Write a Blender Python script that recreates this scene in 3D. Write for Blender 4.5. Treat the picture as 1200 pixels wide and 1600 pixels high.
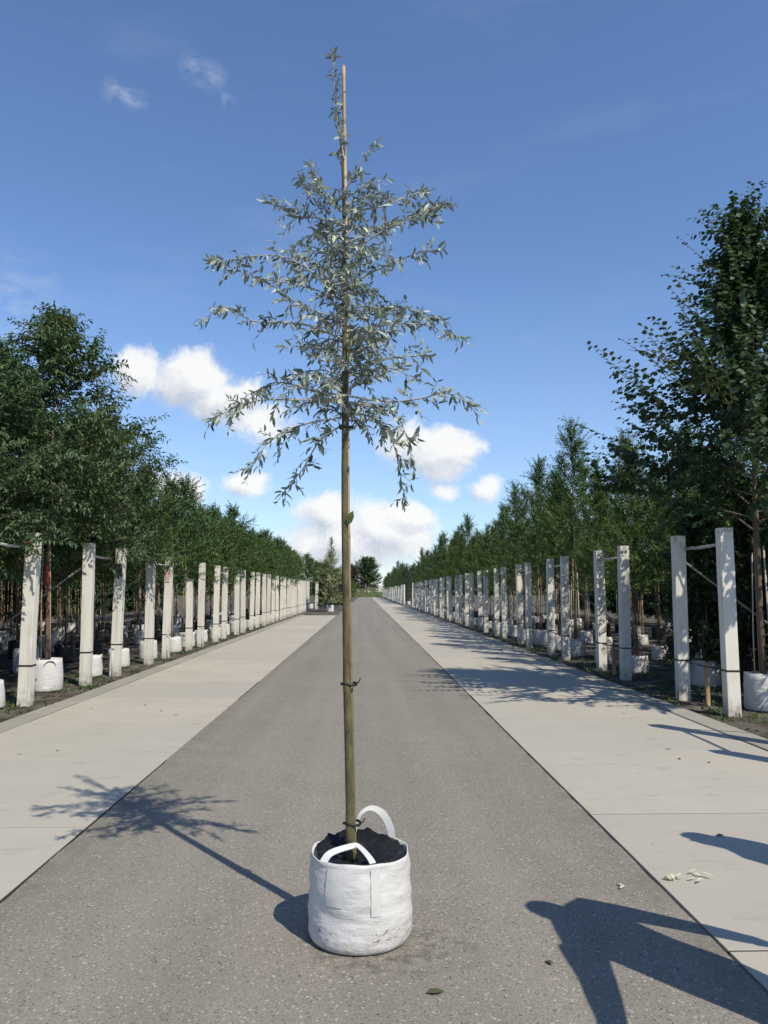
import bpy, bmesh, math, random
import numpy as np
from mathutils import Vector, noise as mnoise

for o in list(bpy.data.objects): bpy.data.objects.remove(o)
S = bpy.context.scene
C = S.collection
R = math.radians

# ------------------------------------------------------------------ camera
cam_d = bpy.data.cameras.new("camera"); cam = bpy.data.objects.new("camera", cam_d); C.objects.link(cam)
cam_d.sensor_fit = 'VERTICAL'; cam_d.sensor_height = 36.0; cam_d.lens = 36.0 * 1186 / 1600
cam_d.clip_start = 0.05; cam_d.clip_end = 3000
cam.location = (0, 0, 1.55); cam.rotation_euler = (R(90 + 5.97), 0, R(-1.41))
S.camera = cam
S.render.resolution_x = 768; S.render.resolution_y = 1024

# ------------------------------------------------------------------ light
SUN_EL = R(48.2); SUN_AZ = math.atan2(0.594, -0.804)          # azimuth from +Y towards +X
sun_dir = Vector((math.sin(SUN_AZ) * math.cos(SUN_EL), math.cos(SUN_AZ) * math.cos(SUN_EL), math.sin(SUN_EL)))
sd = bpy.data.lights.new("sun", 'SUN'); sd.energy = 5.0; sd.angle = R(0.53); sd.color = (1.0, 0.937, 0.82)
sun = bpy.data.objects.new("sun", sd); C.objects.link(sun)
sun.rotation_euler = (-sun_dir).to_track_quat('-Z', 'Y').to_euler(); sun.location = (20, -25, 40)

S.cycles.max_bounces = 6; S.cycles.diffuse_bounces = 3; S.cycles.glossy_bounces = 2; S.cycles.transmission_bounces = 3
S.view_settings.view_transform = 'Standard'; S.view_settings.look = 'None'
S.view_settings.exposure = 0.0; S.view_settings.gamma = 1.0

# ------------------------------------------------------------------ node helper
class NT:
    def __init__(s, tree): s.t = tree; s.n = tree.nodes; s.l = tree.links
    def node(s, typ, **kw):
        n = s.n.new(typ)
        for k, v in kw.items(): setattr(n, k, v)
        return n
    def put(s, sock, v):
        if isinstance(v, bpy.types.NodeSocket): s.l.new(v, sock)
        elif v is not None: sock.default_value = v
    def m(s, op, a, b=None, c=None, clamp=False):
        n = s.node('ShaderNodeMath', operation=op); n.use_clamp = clamp
        for i, v in enumerate((a, b, c)):
            if v is not None: s.put(n.inputs[i], v)
        return n.outputs[0]
    def v(s, op, a, b=None, out=0):
        n = s.node('ShaderNodeVectorMath', operation=op); s.put(n.inputs[0], a)
        if b is not None: s.put(n.inputs[1], b)
        return n.outputs[out]
    def rng(s, x, a, b, c=0.0, d=1.0, smooth=False):
        n = s.node('ShaderNodeMapRange'); n.interpolation_type = 'SMOOTHSTEP' if smooth else 'LINEAR'
        for i, q in enumerate((x, a, b, c, d)): s.put(n.inputs[i], q)
        return n.outputs[0]
    def mix(s, f, a, b, blend='MIX'):
        n = s.node('ShaderNodeMix', data_type='RGBA', blend_type=blend)
        s.put(n.inputs[0], f); s.put(n.inputs[6], a); s.put(n.inputs[7], b)
        return n.outputs[2]
    def noise(s, vec, scale, detail=4, rough=0.55, out='Fac', w=None):
        n = s.node('ShaderNodeTexNoise')
        if vec is not None: s.l.new(vec, n.inputs['Vector'])
        n.inputs['Scale'].default_value = scale; n.inputs['Detail'].default_value = detail; n.inputs['Roughness'].default_value = rough
        return n.outputs[out]
    def voro(s, vec, scale, out='Color', feature='F1'):
        n = s.node('ShaderNodeTexVoronoi', feature=feature)
        if vec is not None: s.l.new(vec, n.inputs['Vector'])
        n.inputs['Scale'].default_value = scale
        return n.outputs[out]
    def ramp(s, f, stops):
        n = s.node('ShaderNodeValToRGB'); s.put(n.inputs[0], f); e = n.color_ramp.elements
        while len(e) < len(stops): e.new(0.5)
        for i, (p, c) in enumerate(stops): e[i].position = p; e[i].color = (*c, 1) if len(c) == 3 else c
        return n.outputs[0]

# ------------------------------------------------------------------ sky with cumulus
W = bpy.data.worlds.new("World"); S.world = W; W.use_nodes = True
T = NT(W.node_tree); T.n.clear()
sky = T.node('ShaderNodeTexSky', sky_type='NISHITA'); sky.sun_disc = False
sky.sun_elevation = SUN_EL; sky.sun_rotation = SUN_AZ
sky.altitude = 0; sky.air_density = 1.0; sky.dust_density = 0.1; sky.ozone_density = 3.6
skycol = T.mix(1.0, sky.outputs[0], (0.138, 0.150, 0.168, 1), 'MULTIPLY')
tc = T.node('ShaderNodeTexCoord'); D = T.v('NORMALIZE', tc.outputs['Generated'])
sx = T.node('ShaderNodeSeparateXYZ'); T.l.new(D, sx.inputs[0])
CLOUDS = [(-0.297,0.275,0.034,0.030,0.90),(-0.229,0.268,0.054,0.034,1.05),(-0.188,0.247,0.057,0.033,.95),(-0.140,0.222,0.055,0.030,0.62),
 (0.101,0.184,0.052,0.035,1.00),(0.059,0.197,0.042,0.034,0.70),(0.101,0.133,0.024,0.015,0.60),(-0.156,0.142,0.032,0.019,0.90),
 (-0.052,0.100,0.051,0.030,0.90),(0.025,0.078,0.072,0.044,1.10),(0.058,0.096,0.038,0.025,1.00),(-0.026,0.062,0.093,0.042,0.90),
 (0.160,0.132,0.025,0.021,0.70),(-0.245,0.129,0.042,0.026,0.80)]
az0 = T.m('ARCTAN2', sx.outputs[0], sx.outputs[1]); el0 = T.m('ARCSINE', sx.outputs[2])
cbp = T.node('ShaderNodeCombineXYZ'); T.put(cbp.inputs[0], az0); T.put(cbp.inputs[1], el0)
wob = T.v('MULTIPLY', T.v('SUBTRACT', T.noise(cbp.outputs[0], 16, 2, 0.5, 'Color'), (0.5, 0.5, 0.5)), (0.05, 0.032, 0))
Q0 = T.v('ADD', cbp.outputs[0], wob)
def vmadd(a, b, c):
    n = T.node('ShaderNodeVectorMath', operation='MULTIPLY_ADD'); T.put(n.inputs[0], a); T.put(n.inputs[1], b); T.put(n.inputs[2], c); return n.outputs[0]
def cloud_density(Q, blobs, around, detail):
    best = None
    for (a, e, ra, re, w) in blobs:
        d = T.v('LENGTH', vmadd(Q, (1 / (ra * 1.25), 1 / (re * 1.25), 0), (-a / (ra * 1.25), -e / (re * 1.25), 0)), out=1)
        b = T.m('MULTIPLY_ADD', d, -w, w)
        best = b if best is None else T.m('MAXIMUM', best, b)
    if around:      # fair-weather clouds all round the horizon, away from the ones in view
        g = T.m('MULTIPLY_ADD', T.noise(Q, 3.2, 3, 0.5), 5.0, -1.9)
        band = T.m('MULTIPLY', T.rng(el0, 0.02, 0.10, 0, 1, True), T.rng(el0, 0.26, 0.46, 1, 0, True))
        side = T.rng(T.m('ABSOLUTE', az0), 0.5, 0.75, 0, 1, True)
        best = T.m('MAXIMUM', best, T.m('MULTIPLY_ADD', g, T.m('MULTIPLY', band, side), -1.0))
    n = T.noise(Q, 30, detail, 0.68)
    return T.m('MULTIPLY_ADD', best, 1.5, T.m('MULTIPLY_ADD', n, 1.6, -0.86))
d1 = cloud_density(Q0, CLOUDS, True, 6)
d2 = cloud_density(T.v('ADD', Q0, (0.012, 0.016, 0)), [c for c in CLOUDS if c[4] >= .7], False, 3)
WISPS = [(-0.447,0.331,0.075,0.085,.55),(-0.325,0.576,0.030,0.018,1.0),(-0.227,0.612,0.042,0.020,.8),(-0.196,0.591,0.018,0.014,.8)]
wsp = None
for (a, e, ra, re, w) in WISPS:
    d = T.v('LENGTH', vmadd(Q0, (1 / ra, 1 / re, 0), (-a / ra, -e / re, 0)), out=1)
    b_ = T.m('MULTIPLY_ADD', d, -w, w); wsp = b_ if wsp is None else T.m('MAXIMUM', wsp, b_)
wsp = T.m('MULTIPLY', T.m('MAXIMUM', wsp, 0.0), T.rng(T.noise(T.v('MULTIPLY', Q0, (1, 1.8, 1)), 30, 5, .65), .42, .66, .0, 1.25))
alpha = T.rng(d1, 0.02, 0.70, 0, 1, True)
lit = T.m('ADD', T.m('MULTIPLY', T.m('SUBTRACT', d1, d2), 0.9), 0.62, clamp=True)
ccol = T.mix(lit, (0.56, 0.61, 0.71, 1), (1.0, 0.99, 0.97, 1))
haze_low = T.rng(el0, 0.0, 0.42, 0.30, 0.0, True)
base = T.mix(haze_low, skycol, (0.50, 0.62, 0.82, 1))
# thin high veil
veil = T.noise(T.v('MULTIPLY', D, (1.5, 1.5, 6.0)), 2.4, 5, 0.6)
base = T.mix(T.m('MULTIPLY', T.rng(veil, 0.52, 0.8, 0, 1, True), 0.07), base, (0.75, 0.82, 0.92, 1))
base = T.mix(T.m('MULTIPLY', wsp, 0.36, clamp=True), base, (0.80, 0.84, 0.90, 1))
fin = T.mix(T.m('MULTIPLY', alpha, 0.93), base, ccol)
bg = T.node('ShaderNodeBackground'); T.l.new(fin, bg.inputs[0]); bg.inputs[1].default_value = 1.0
wo = T.node('ShaderNodeOutputWorld'); T.l.new(bg.outputs[0], wo.inputs[0])

# ------------------------------------------------------------------ materials
def material(name, rough=0.8, spec=0.3):
    m = bpy.data.materials.new(name); m.use_nodes = True
    t = NT(m.node_tree); b = t.n['Principled BSDF']
    b.inputs['Roughness'].default_value = rough
    b.inputs['Specular IOR Level'].default_value = spec
    return m, t, b
def bump(t, b, h, dist, strength=1.0):
    n = t.node('ShaderNodeBump'); n.inputs['Strength'].default_value = strength; n.inputs['Distance'].default_value = dist
    t.l.new(h, n.inputs['Height']); t.l.new(n.outputs[0], b.inputs['Normal'])
def wpos(t):
    return t.node('ShaderNodeNewGeometry').outputs['Position']
def opos(t):
    return t.node('ShaderNodeTexCoord').outputs['Object']
def orand(t):
    return t.node('ShaderNodeObjectInfo').outputs['Random']
def simple(name, col, rough=0.7, spec=0.3, var=0.25, scale=20, bmp=0.0):
    m, t, b = material(name, rough, spec)
    n = t.noise(opos(t), scale, 5, 0.6)
    lo = tuple(c * (1 - var) for c in col) + (1,); hi = tuple(min(1, c * (1 + var)) for c in col) + (1,)
    t.l.new(t.mix(n, lo, hi), b.inputs['Base Color'])
    if bmp: bump(t, b, n, bmp)
    return m

def mat_asphalt():
    m, t, b = material('asphalt', 0.85, 0.25)
    P = wpos(t)
    big = t.noise(P, 0.35, 4, 0.6); mid = t.noise(P, 3.0, 5, 0.6)
    c = t.ramp(big, [(0.3, (0.200, 0.181, 0.147)), (0.7, (0.250, 0.226, 0.186))])
    c = t.mix(t.rng(mid, 0.35, 0.7, 0, 0.45), c, (0.165, 0.146, 0.117, 1))
    # long slightly darker/lighter wheel tracks
    strk = t.noise(t.v('MULTIPLY', P, (2.2, 0.06, 1)), 1.0, 3, 0.5)
    c = t.mix(t.rng(strk, 0.4, 0.68, 0.0, 0.6), c, (0.285, 0.25, 0.205, 1))
    cell = t.voro(P, 190); s = t.node('ShaderNodeSeparateColor'); t.l.new(cell, s.inputs[0])
    c = t.mix(t.rng(s.outputs[0], 0.55, 1.0, 0, 0.6), c, (0.105, 0.092, 0.072, 1))
    c = t.mix(t.rng(s.outputs[1], 0.78, 0.95, 0, 0.45), c, (0.36, 0.325, 0.26, 1))
    cell2 = t.voro(P, 115); s2 = t.node('ShaderNodeSeparateColor'); t.l.new(cell2, s2.inputs[0])
    c = t.mix(t.rng(s2.outputs[1], 0.962, 0.975, 0, 0.55), c, (0.52, 0.48, 0.385, 1))
    c = t.mix(t.rng(s2.outputs[0], 0.96, 0.98, 0, 0.6), c, (0.05, 0.048, 0.045, 1))
    sxp = t.node('ShaderNodeSeparateXYZ'); t.l.new(P, sxp.inputs[0])
    edge = t.m('MAXIMUM', t.rng(sxp.outputs[0], 1.30, 1.56, 0, 1, True), t.rng(sxp.outputs[0], -1.82, -1.55, 1, 0, True))
    c = t.mix(t.m('MULTIPLY', edge, t.rng(t.noise(P, 5, 5, .7), .4, .65, 0, .5)), c, (0.11, 0.10, 0.07, 1))
    # damp soil spilt round the bag
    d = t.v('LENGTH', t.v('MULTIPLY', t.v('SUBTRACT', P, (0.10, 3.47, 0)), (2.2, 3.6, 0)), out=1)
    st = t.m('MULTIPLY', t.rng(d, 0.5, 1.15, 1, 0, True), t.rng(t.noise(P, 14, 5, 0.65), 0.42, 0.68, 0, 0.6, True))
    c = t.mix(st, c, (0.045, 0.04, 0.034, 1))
    t.l.new(c, b.inputs['Base Color'])
    h = t.m('ADD', t.m('MULTIPLY', t.voro(P, 105, 'Distance'), 1.0), t.m('MULTIPLY', t.noise(P, 30, 4, .6), 0.6))
    bump(t, b, h, 0.003, 0.6)
    return m
def mat_concrete(name='concrete', tint=(0.452, 0.408, 0.332)):
    m, t, b = material(name, 0.85, 0.25)
    P = wpos(t); r = orand(t)
    a = t.noise(P, 1.1, 5, 0.6)
    k = tuple(tint)
    c = t.mix(t.rng(a, 0.3, 0.7), (k[0]*.9, k[1]*.9, k[2]*.88, 1), (k[0]*1.08, k[1]*1.07, k[2]*1.06, 1))
    c = t.mix(t.rng(r, 0, 1, 0, 0.75), c, (k[0]*.82, k[1]*.85, k[2]*.88, 1))
    f = t.noise(P, 60, 5, 0.7)
    c = t.mix(t.rng(f, 0.4, 0.75, 0, 0.35), c, (k[0]*.68, k[1]*.67, k[2]*.66, 1))
    sm = t.noise(t.v('MULTIPLY', P, (1.3, 3.5, 1)), 1.7, 6, 0.7)
    c = t.mix(t.rng(sm, 0.54, 0.72, 0, 0.45, True), c, (k[0]*.55, k[1]*.53, k[2]*.50, 1))
    sp = t.voro(P, 9); s = t.node('ShaderNodeSeparateColor'); t.l.new(sp, s.inputs[0])
    dd = t.voro(P, 9, 'Distance')
    c = t.mix(t.m('MULTIPLY', t.rng(s.outputs[0], 0.93, 0.94), t.rng(dd, 0.03, 0.11, 0.7, 0)), c, (0.09, 0.08, 0.065, 1))
    t.l.new(c, b.inputs['Base Color']); bump(t, b, f, 0.002, 0.5)
    return m
def mat_soil():
    m, t, b = material('soil', 0.95, 0.1)
    P = wpos(t)
    a = t.noise(P, 1.6, 6, 0.65); f = t.noise(P, 40, 5, 0.7)
    c = t.ramp(a, [(0.32, (0.05, 0.045, 0.04)), (0.5, (0.12, 0.105, 0.085)), (0.68, (0.22, 0.195, 0.155))])
    c = t.mix(t.rng(f, 0.4, 0.75, 0, 0.6), c, (0.04, 0.035, 0.028, 1))
    t.l.new(c, b.inputs['Base Color']); bump(t, b, t.m('ADD', a, f), 0.02, 0.8)
    return m
def mat_post():
    m, t, b = material('post_paint', 0.75, 0.25)
    P = opos(t); r = orand(t)
    off = t.v('ADD', P, t.v('MULTIPLY', t.v('ADD', r, (0, 0, 0)), (37, 11, 5)))
    a = t.noise(off, 2.2, 6, 0.65)
    c = t.mix(t.rng(a, 0.3, 0.72), (0.74, 0.70, 0.60, 1), (0.60, 0.56, 0.47, 1))
    c = t.mix(t.rng(r, 0, 1, 0, 0.75), c, (0.58, 0.565, 0.50, 1))
    st = t.noise(t.v('MULTIPLY', off, (14, 14, 1.2)), 1.2, 5, 0.7)
    c = t.mix(t.rng(st, 0.50, 0.72, 0, 0.6), c, (0.36, 0.325, 0.255, 1))
    z = t.node('ShaderNodeSeparateXYZ'); t.l.new(P, z.inputs[0])
    spl = t.m('MULTIPLY', t.rng(z.outputs[2], 0.03, 0.30, 1, 0, True), t.rng(t.noise(off, 9, 5, .7), .35, .65))
    c = t.mix(t.m('MULTIPLY', spl, 0.8), c, (0.17, 0.145, 0.11, 1))
    top = t.m('MULTIPLY', t.rng(z.outputs[2], 2.15, 2.4, 0, 1, True), t.rng(t.noise(off, 12, 5, .7), .45, .62))
    c = t.mix(t.m('MULTIPLY', top, 0.55), c, (0.15, 0.14, 0.11, 1))
    ph = t.voro(off, 16, 'Distance')
    c = t.mix(t.rng(ph, 0.06, 0.09, 0.5, 0), c, (0.2, 0.18, 0.15, 1))
    t.l.new(c, b.inputs['Base Color']); bump(t, b, t.m('ADD', a, st), 0.004, 0.6)
    return m
def mat_bark(name, c1, c2, scale=18, stretch=0.25):
    m, t, b = material(name, 0.8, 0.25)
    P = opos(t)
    a = t.noise(t.v('MULTIPLY', P, (1, 1, stretch)), scale, 6, 0.65); d = t.voro(t.v('MULTIPLY', P, (1, 1, .5)), scale * 4, 'Distance')
    c = t.mix(t.rng(a, 0.35, 0.68), (*c1, 1), (*c2, 1))
    c = t.mix(t.rng(d, 0.08, 0.22, 0.45, 0), c, (c1[0]*.4, c1[1]*.4, c1[2]*.4, 1))
    t.l.new(c, b.inputs['Base Color']); bump(t, b, a, 0.004, 0.8)
    return m
def mat_cane():
    m, t, b = material('bamboo_cane', .6, .3)
    P = opos(t); z = t.node('ShaderNodeSeparateXYZ'); t.l.new(P, z.inputs[0])
    a = t.noise(t.v('MULTIPLY', P, (1, 1, .15)), 14, 5, .6)
    c = t.mix(t.rng(a, .35, .68), (0.36, 0.24, 0.14, 1), (0.56, 0.43, 0.30, 1))
    alg = t.m('ADD', z.outputs[2], t.m('MULTIPLY', t.noise(P, 3, 4, .6), 1.2))
    c = t.mix(t.rng(alg, 1.6, 3.2, .85, 0, True), c, (0.125, 0.105, 0.045, 1))                     # green algae on the lower cane
    rg_ = t.m('PINGPONG', z.outputs[2], .15); c = t.mix(t.rng(rg_, .004, .012, .6, 0), c, (0.10, 0.07, 0.04, 1))
    t.l.new(c, b.inputs['Base Color']); bump(t, b, a, .002, .6)
    return m
def mat_leaf(name, dark, light, rare, trans=0.3, rough=0.45, under=None):
    m, t, b = material(name, rough + .08, 0.28)
    g = t.node('ShaderNodeNewGeometry'); ri = g.outputs['Random Per Island']
    c = t.mix(ri, (*dark, 1), (*light, 1))
    c = t.mix(t.rng(ri, 0.94, 0.97), c, (*rare, 1))
    c = t.mix(t.rng(orand(t), 0, 1, 0, 0.7), c, (light[0]*1.15, light[1]*1.0, light[2]*.75, 1))
    if under: c = t.mix(t.m('MULTIPLY', g.outputs['Backfacing'], 0.8), c, (*under, 1))
    t.l.new(c, b.inputs['Base Color'])
    tr = t.node('ShaderNodeBsdfTranslucent'); t.l.new(t.mix(1.0, c, (1.3, 1.45, .75, 1), 'MULTIPLY'), tr.inputs[0])
    mx = t.node('ShaderNodeMixShader'); mx.inputs[0].default_value = trans
    t.l.new(b.outputs[0], mx.inputs[1]); t.l.new(tr.outputs[0], mx.inputs[2])
    t.l.new(mx.outputs[0], t.n['Material Output'].inputs[0])
    return m
def mat_silver():
    m, t, b = material('silver_leaf', .55, .25)
    g = t.node('ShaderNodeNewGeometry'); ri = g.outputs['Random Per Island']
    c = t.ramp(ri, [(0.0, (0.045, 0.065, 0.035)), (0.40, (0.115, 0.15, 0.095)), (0.72, (0.27, 0.315, 0.235)), (0.93, (0.45, 0.49, 0.40)), (1.0, (0.50, 0.54, 0.34))])
    c = t.mix(t.m('MULTIPLY', g.outputs['Backfacing'], 0.55), c, (0.42, 0.46, 0.39, 1))
    t.l.new(c, b.inputs['Base Color'])
    tr_ = t.node('ShaderNodeBsdfTranslucent'); t.l.new(c, tr_.inputs[0])
    mx = t.node('ShaderNodeMixShader'); mx.inputs[0].default_value = .10
    t.l.new(b.outputs[0], mx.inputs[1]); t.l.new(tr_.outputs[0], mx.inputs[2]); t.l.new(mx.outputs[0], t.n['Material Output'].inputs[0])
    return m
def mat_bag():
    m, t, b = material('bag_fabric', 0.6, 0.3)
    P = opos(t); tcn = t.node('ShaderNodeTexCoord')
    a = t.noise(P, 7, 5, 0.6)
    c = t.mix(t.rng(a, .3, .7), (0.595, 0.578, 0.55, 1), (0.515, 0.498, 0.468, 1))
    z = t.node('ShaderNodeSeparateXYZ'); t.l.new(P, z.inputs[0])
    low = t.rng(z.outputs[2], 0.0, 0.16, 1, 0, True)
    dirt = t.m('MULTIPLY', low, t.rng(t.noise(P, 24, 6, .7), .45, .72))
    c = t.mix(t.m('MULTIPLY', dirt, .75), c, (0.33, 0.27, 0.20, 1))
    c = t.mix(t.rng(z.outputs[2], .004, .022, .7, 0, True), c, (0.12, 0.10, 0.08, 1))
    scuff = t.m('MULTIPLY', t.m('MULTIPLY', t.rng(z.outputs[2], 0.04, 0.06, 0, 1, True), t.rng(z.outputs[2], 0.085, 0.12, 1, 0, True)),
                t.rng(t.noise(t.v('MULTIPLY', P, (1, 1, 2.5)), 30, 6, .7), .55, .62, 0, .9))
    scuff = t.m('MULTIPLY', scuff, t.rng(t.noise(P, 5, 2, .5), .44, .54))
    c = t.mix(scuff, c, (0.06, 0.055, 0.05, 1))
    t.l.new(c, b.inputs['Base Color'])
    w = t.node('ShaderNodeTexBrick')
    bump(t, b, t.m('ADD', t.noise(P, 28, 5, .6), t.m('MULTIPLY', t.noise(t.v('MULTIPLY', P, (1, 1, 3)), 9, 4, .5), 2.0)), 0.006, 0.65)
    t.n.remove(w)
    return m
def mat_blackpot():
    m, t, b = material('black_pot', .5, .4); t.l.new(t.mix(t.noise(opos(t), 12), (.012, .012, .012, 1), (.03, .029, .027, 1)), b.inputs['Base Color']); return m
M = dict(blackpot=mat_blackpot(),
    asphalt=mat_asphalt(), concrete=mat_concrete(), kerb=mat_concrete('kerb_concrete', (0.33, 0.305, 0.25)), soil=mat_soil(), post=mat_post(), bag=mat_bag(),
    joint=simple('joint_sand', (0.075, 0.065, 0.052), .95, .1), grass=simple('far_grass', (0.07, 0.11, 0.03), .9, .1, .4, .4),
    rubber=simple('black_rubber', (0.015, 0.015, 0.016), .5, .4), liner=simple('black_liner', (0.011, 0.0105, 0.010), .42, .35, .4, 30, .006),
    potsoil=simple('potting_soil', (0.028, 0.022, 0.017), .95, .1, .6, 60, .01), strap=simple('white_strap', (0.60, 0.59, 0.56), .6, .3, .08, 80, .001),
    patch=simple('cream_patch', (0.545, 0.535, 0.505), .65, .3, .06, 90, .001),
    rail=simple('weathered_rail', (0.40, 0.38, 0.33), .8, .2, .3, 9), zinc=simple('zinc_pipe', (0.45, 0.45, 0.43), .45, .5, .15, 20),
    tape=simple('red_tape', (0.32, 0.06, 0.05), .5, .3, .2, 20), stain=simple('dark_stain', (0.17, 0.165, 0.15), .9, .1, .6, 26),
    pink=simple('faded_pink_paint', (0.50, 0.33, 0.29), .8, .1, .25, 25),
    stem=mat_bark('willow_stem', (0.062, 0.052, 0.026), (0.145, 0.125, 0.06), 30, .4), cane=mat_cane(),
    twig=mat_bark('silver_twig', (0.30, 0.29, 0.24), (0.46, 0.45, 0.40), 30, .4),
    bark=mat_bark('brown_bark', (0.10, 0.075, 0.055), (0.20, 0.15, 0.11), 20, .2), redbark=mat_bark('red_bark', (0.13, 0.08, 0.06), (0.24, 0.155, 0.115), 20, .2),
    stake=mat_bark('tan_stake', (0.30, 0.19, 0.11), (0.47, 0.33, 0.2), 14, .2),
    silver=mat_silver() if True else mat_leaf('silver_leaf', (0.075, 0.105, 0.070), (0.34, 0.395, 0.315), (0.50, 0.53, 0.38), 0.14, .36, (0.42, 0.47, 0.41)),
    leafA=mat_leaf('narrow_leaf', (0.043, 0.080, 0.043), (0.087, 0.138, 0.065), (0.174, 0.232, 0.087), 0.22, .42),
    leafB=mat_leaf('hedge_leaf', (0.042, 0.084, 0.031), (0.087, 0.147, 0.050), (0.154, 0.210, 0.070), 0.25, .45),
    leafC=mat_leaf('round_leaf', (0.029, 0.058, 0.031), (0.058, 0.098, 0.047), (0.117, 0.156, 0.052), 0.22, .40),
    leafD=mat_leaf('fresh_leaf', (0.052, 0.098, 0.034), (0.094, 0.156, 0.052), (0.156, 0.221, 0.065), 0.28, .45),
    leafE=mat_leaf('needle_leaf', (0.026, 0.052, 0.031), (0.052, 0.086, 0.047), (0.078, 0.117, 0.052), 0.12, .5),
    leafP=mat_leaf('purple_leaf', (0.04, 0.036, 0.022), (0.065, 0.056, 0.034), (0.08, 0.07, 0.04), 0.2, .5) if True else mat_leaf('purple_leaf', (0.072, 0.036, 0.034), (0.114, 0.060, 0.050), (0.144, 0.084, 0.060), 0.2, .5),
    leafV=mat_leaf('variegated_leaf', (0.16, 0.19, 0.09), (0.32, 0.34, 0.20), (0.45, 0.45, 0.3), 0.2, .5),
    fallen=mat_leaf('fallen_leaf', (0.50, 0.50, 0.36), (0.66, 0.65, 0.50), (0.7, 0.7, 0.55), 0.1, .5), fallen_dark=mat_leaf('withered_leaf', (0.07, 0.06, 0.04), (0.11, 0.09, 0.05), (0.1, .09, .05), 0.1, .6),
    fallen_green=mat_leaf('green_fallen_leaf', (0.05, 0.07, 0.03), (0.09, 0.11, 0.05), (0.09, 0.11, 0.05), 0.15, .5),
    skin=simple('skin', (0.50, 0.32, 0.24), .5, .4, .08, 12), shirt=simple('navy_shirt', (0.05, 0.07, 0.13), .85, .2, .2, 25), jeans=simple('dark_jeans', (0.045, 0.055, 0.08), .85, .2, .25, 40),
    shirt2=simple('grey_sweater', (0.30, 0.30, 0.31), .9, .2, .15, 40), chino=simple('olive_trousers', (0.13, 0.12, 0.07), .85, .2, .2, 30),
    shoe=simple('dark_shoe', (0.03, 0.027, 0.025), .5, .4), hair=simple('brown_hair', (0.06, 0.04, 0.025), .5, .4, .5, 60, .004), eye=simple('eye_white', (0.7, 0.68, 0.65), .2, .5, .05, 5),
)

# ------------------------------------------------------------------ mesh helpers
class MB:
    def __init__(s): s.v = []; s.f = []
    def add(s, vs, fs):
        b = len(s.v); s.v.extend([tuple(q) for q in vs]); s.f.extend([tuple(i + b for i in f) for f in fs]); return s
    def box(s, lo, hi):
        x0, y0, z0 = lo; x1, y1, z1 = hi
        return s.add([(x0,y0,z0),(x1,y0,z0),(x1,y1,z0),(x0,y1,z0),(x0,y0,z1),(x1,y0,z1),(x1,y1,z1),(x0,y1,z1)],
                     [(0,3,2,1),(4,5,6,7),(0,1,5,4),(1,2,6,5),(2,3,7,6),(3,0,4,7)])
    def tube(s, pts, rad, n=6, cap=True):
        pts = [Vector(p) for p in pts]
        if not hasattr(rad, '__len__'): rad = [rad] * len(pts)
        vs = []; fs = []; prev = None
        for i, p in enumerate(pts):
            d = (pts[min(i + 1, len(pts) - 1)] - pts[max(i - 1, 0)])
            d = d.normalized() if d.length > 1e-9 else Vector((0, 0, 1))
            if prev is None:
                u = d.orthogonal().normalized()
            else:
                u = (prev - d * prev.dot(d)); u = u.normalized() if u.length > 1e-6 else d.orthogonal().normalized()
            prev = u; w = d.cross(u)
            for k in range(n):
                a = 2 * math.pi * k / n
                vs.append(p + (u * math.cos(a) + w * math.sin(a)) * rad[i])
        for i in range(len(pts) - 1):
            for k in range(n):
                a = i * n + k; b = i * n + (k + 1) % n
                fs.append((a, b, b + n, a + n))
        if cap:
            fs.append(tuple(range(n - 1, -1, -1))); fs.append(tuple(range((len(pts) - 1) * n, len(pts) * n)))
        return s.add(vs, fs)
    def mesh(s, name, mat, smooth=False):
        me = bpy.data.meshes.new(name); me.from_pydata(s.v, [], s.f)
        me.materials.append(M[mat] if isinstance(mat, str) else mat)
        if smooth: me.polygons.foreach_set('use_smooth', [True] * len(me.polygons))
        me.update(); return me
def obj(name, me, parent=None, loc=None, rot=None):
    o = bpy.data.objects.new(name, me); C.objects.link(o)
    if parent: o.parent = parent
    if loc is not None: o.location = loc
    if rot is not None: o.rotation_euler = rot
    return o
def tag(o, label=None, cat=None, group=None, kind=None):
    for k, v in (('label', label), ('category', cat), ('group', group), ('kind', kind)):
        if v: o[k] = v
    return o
def thing(name, label, cat, loc=(0, 0, 0), rz=0, group=None, scale=1.0):
    o = bpy.data.objects.new(name, None); C.objects.link(o); o.empty_display_size = .2
    o.location = loc; o.rotation_euler = (0, 0, rz); o.scale = (scale,) * 3
    return tag(o, label, cat, group)
def bevel_box(dims, bev, seg=2, taper=1.0):
    bm = bmesh.new(); bmesh.ops.create_cube(bm, size=1.0)
    for v in bm.verts:
        k = taper if v.co.z > 0 else 1.0
        v.co = Vector((v.co.x * dims[0] * k, v.co.y * dims[1] * k, (v.co.z + .5) * dims[2]))
    bmesh.ops.bevel(bm, geom=list(bm.edges), offset=bev, segments=seg, affect='EDGES', profile=.6)
    return bm
def bm_mesh(bm, name, mat, smooth=False):
    me = bpy.data.meshes.new(name); bm.to_mesh(me); bm.free(); me.materials.append(M[mat])
    if smooth: me.polygons.foreach_set('use_smooth', [True] * len(me.polygons))
    return me
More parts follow.
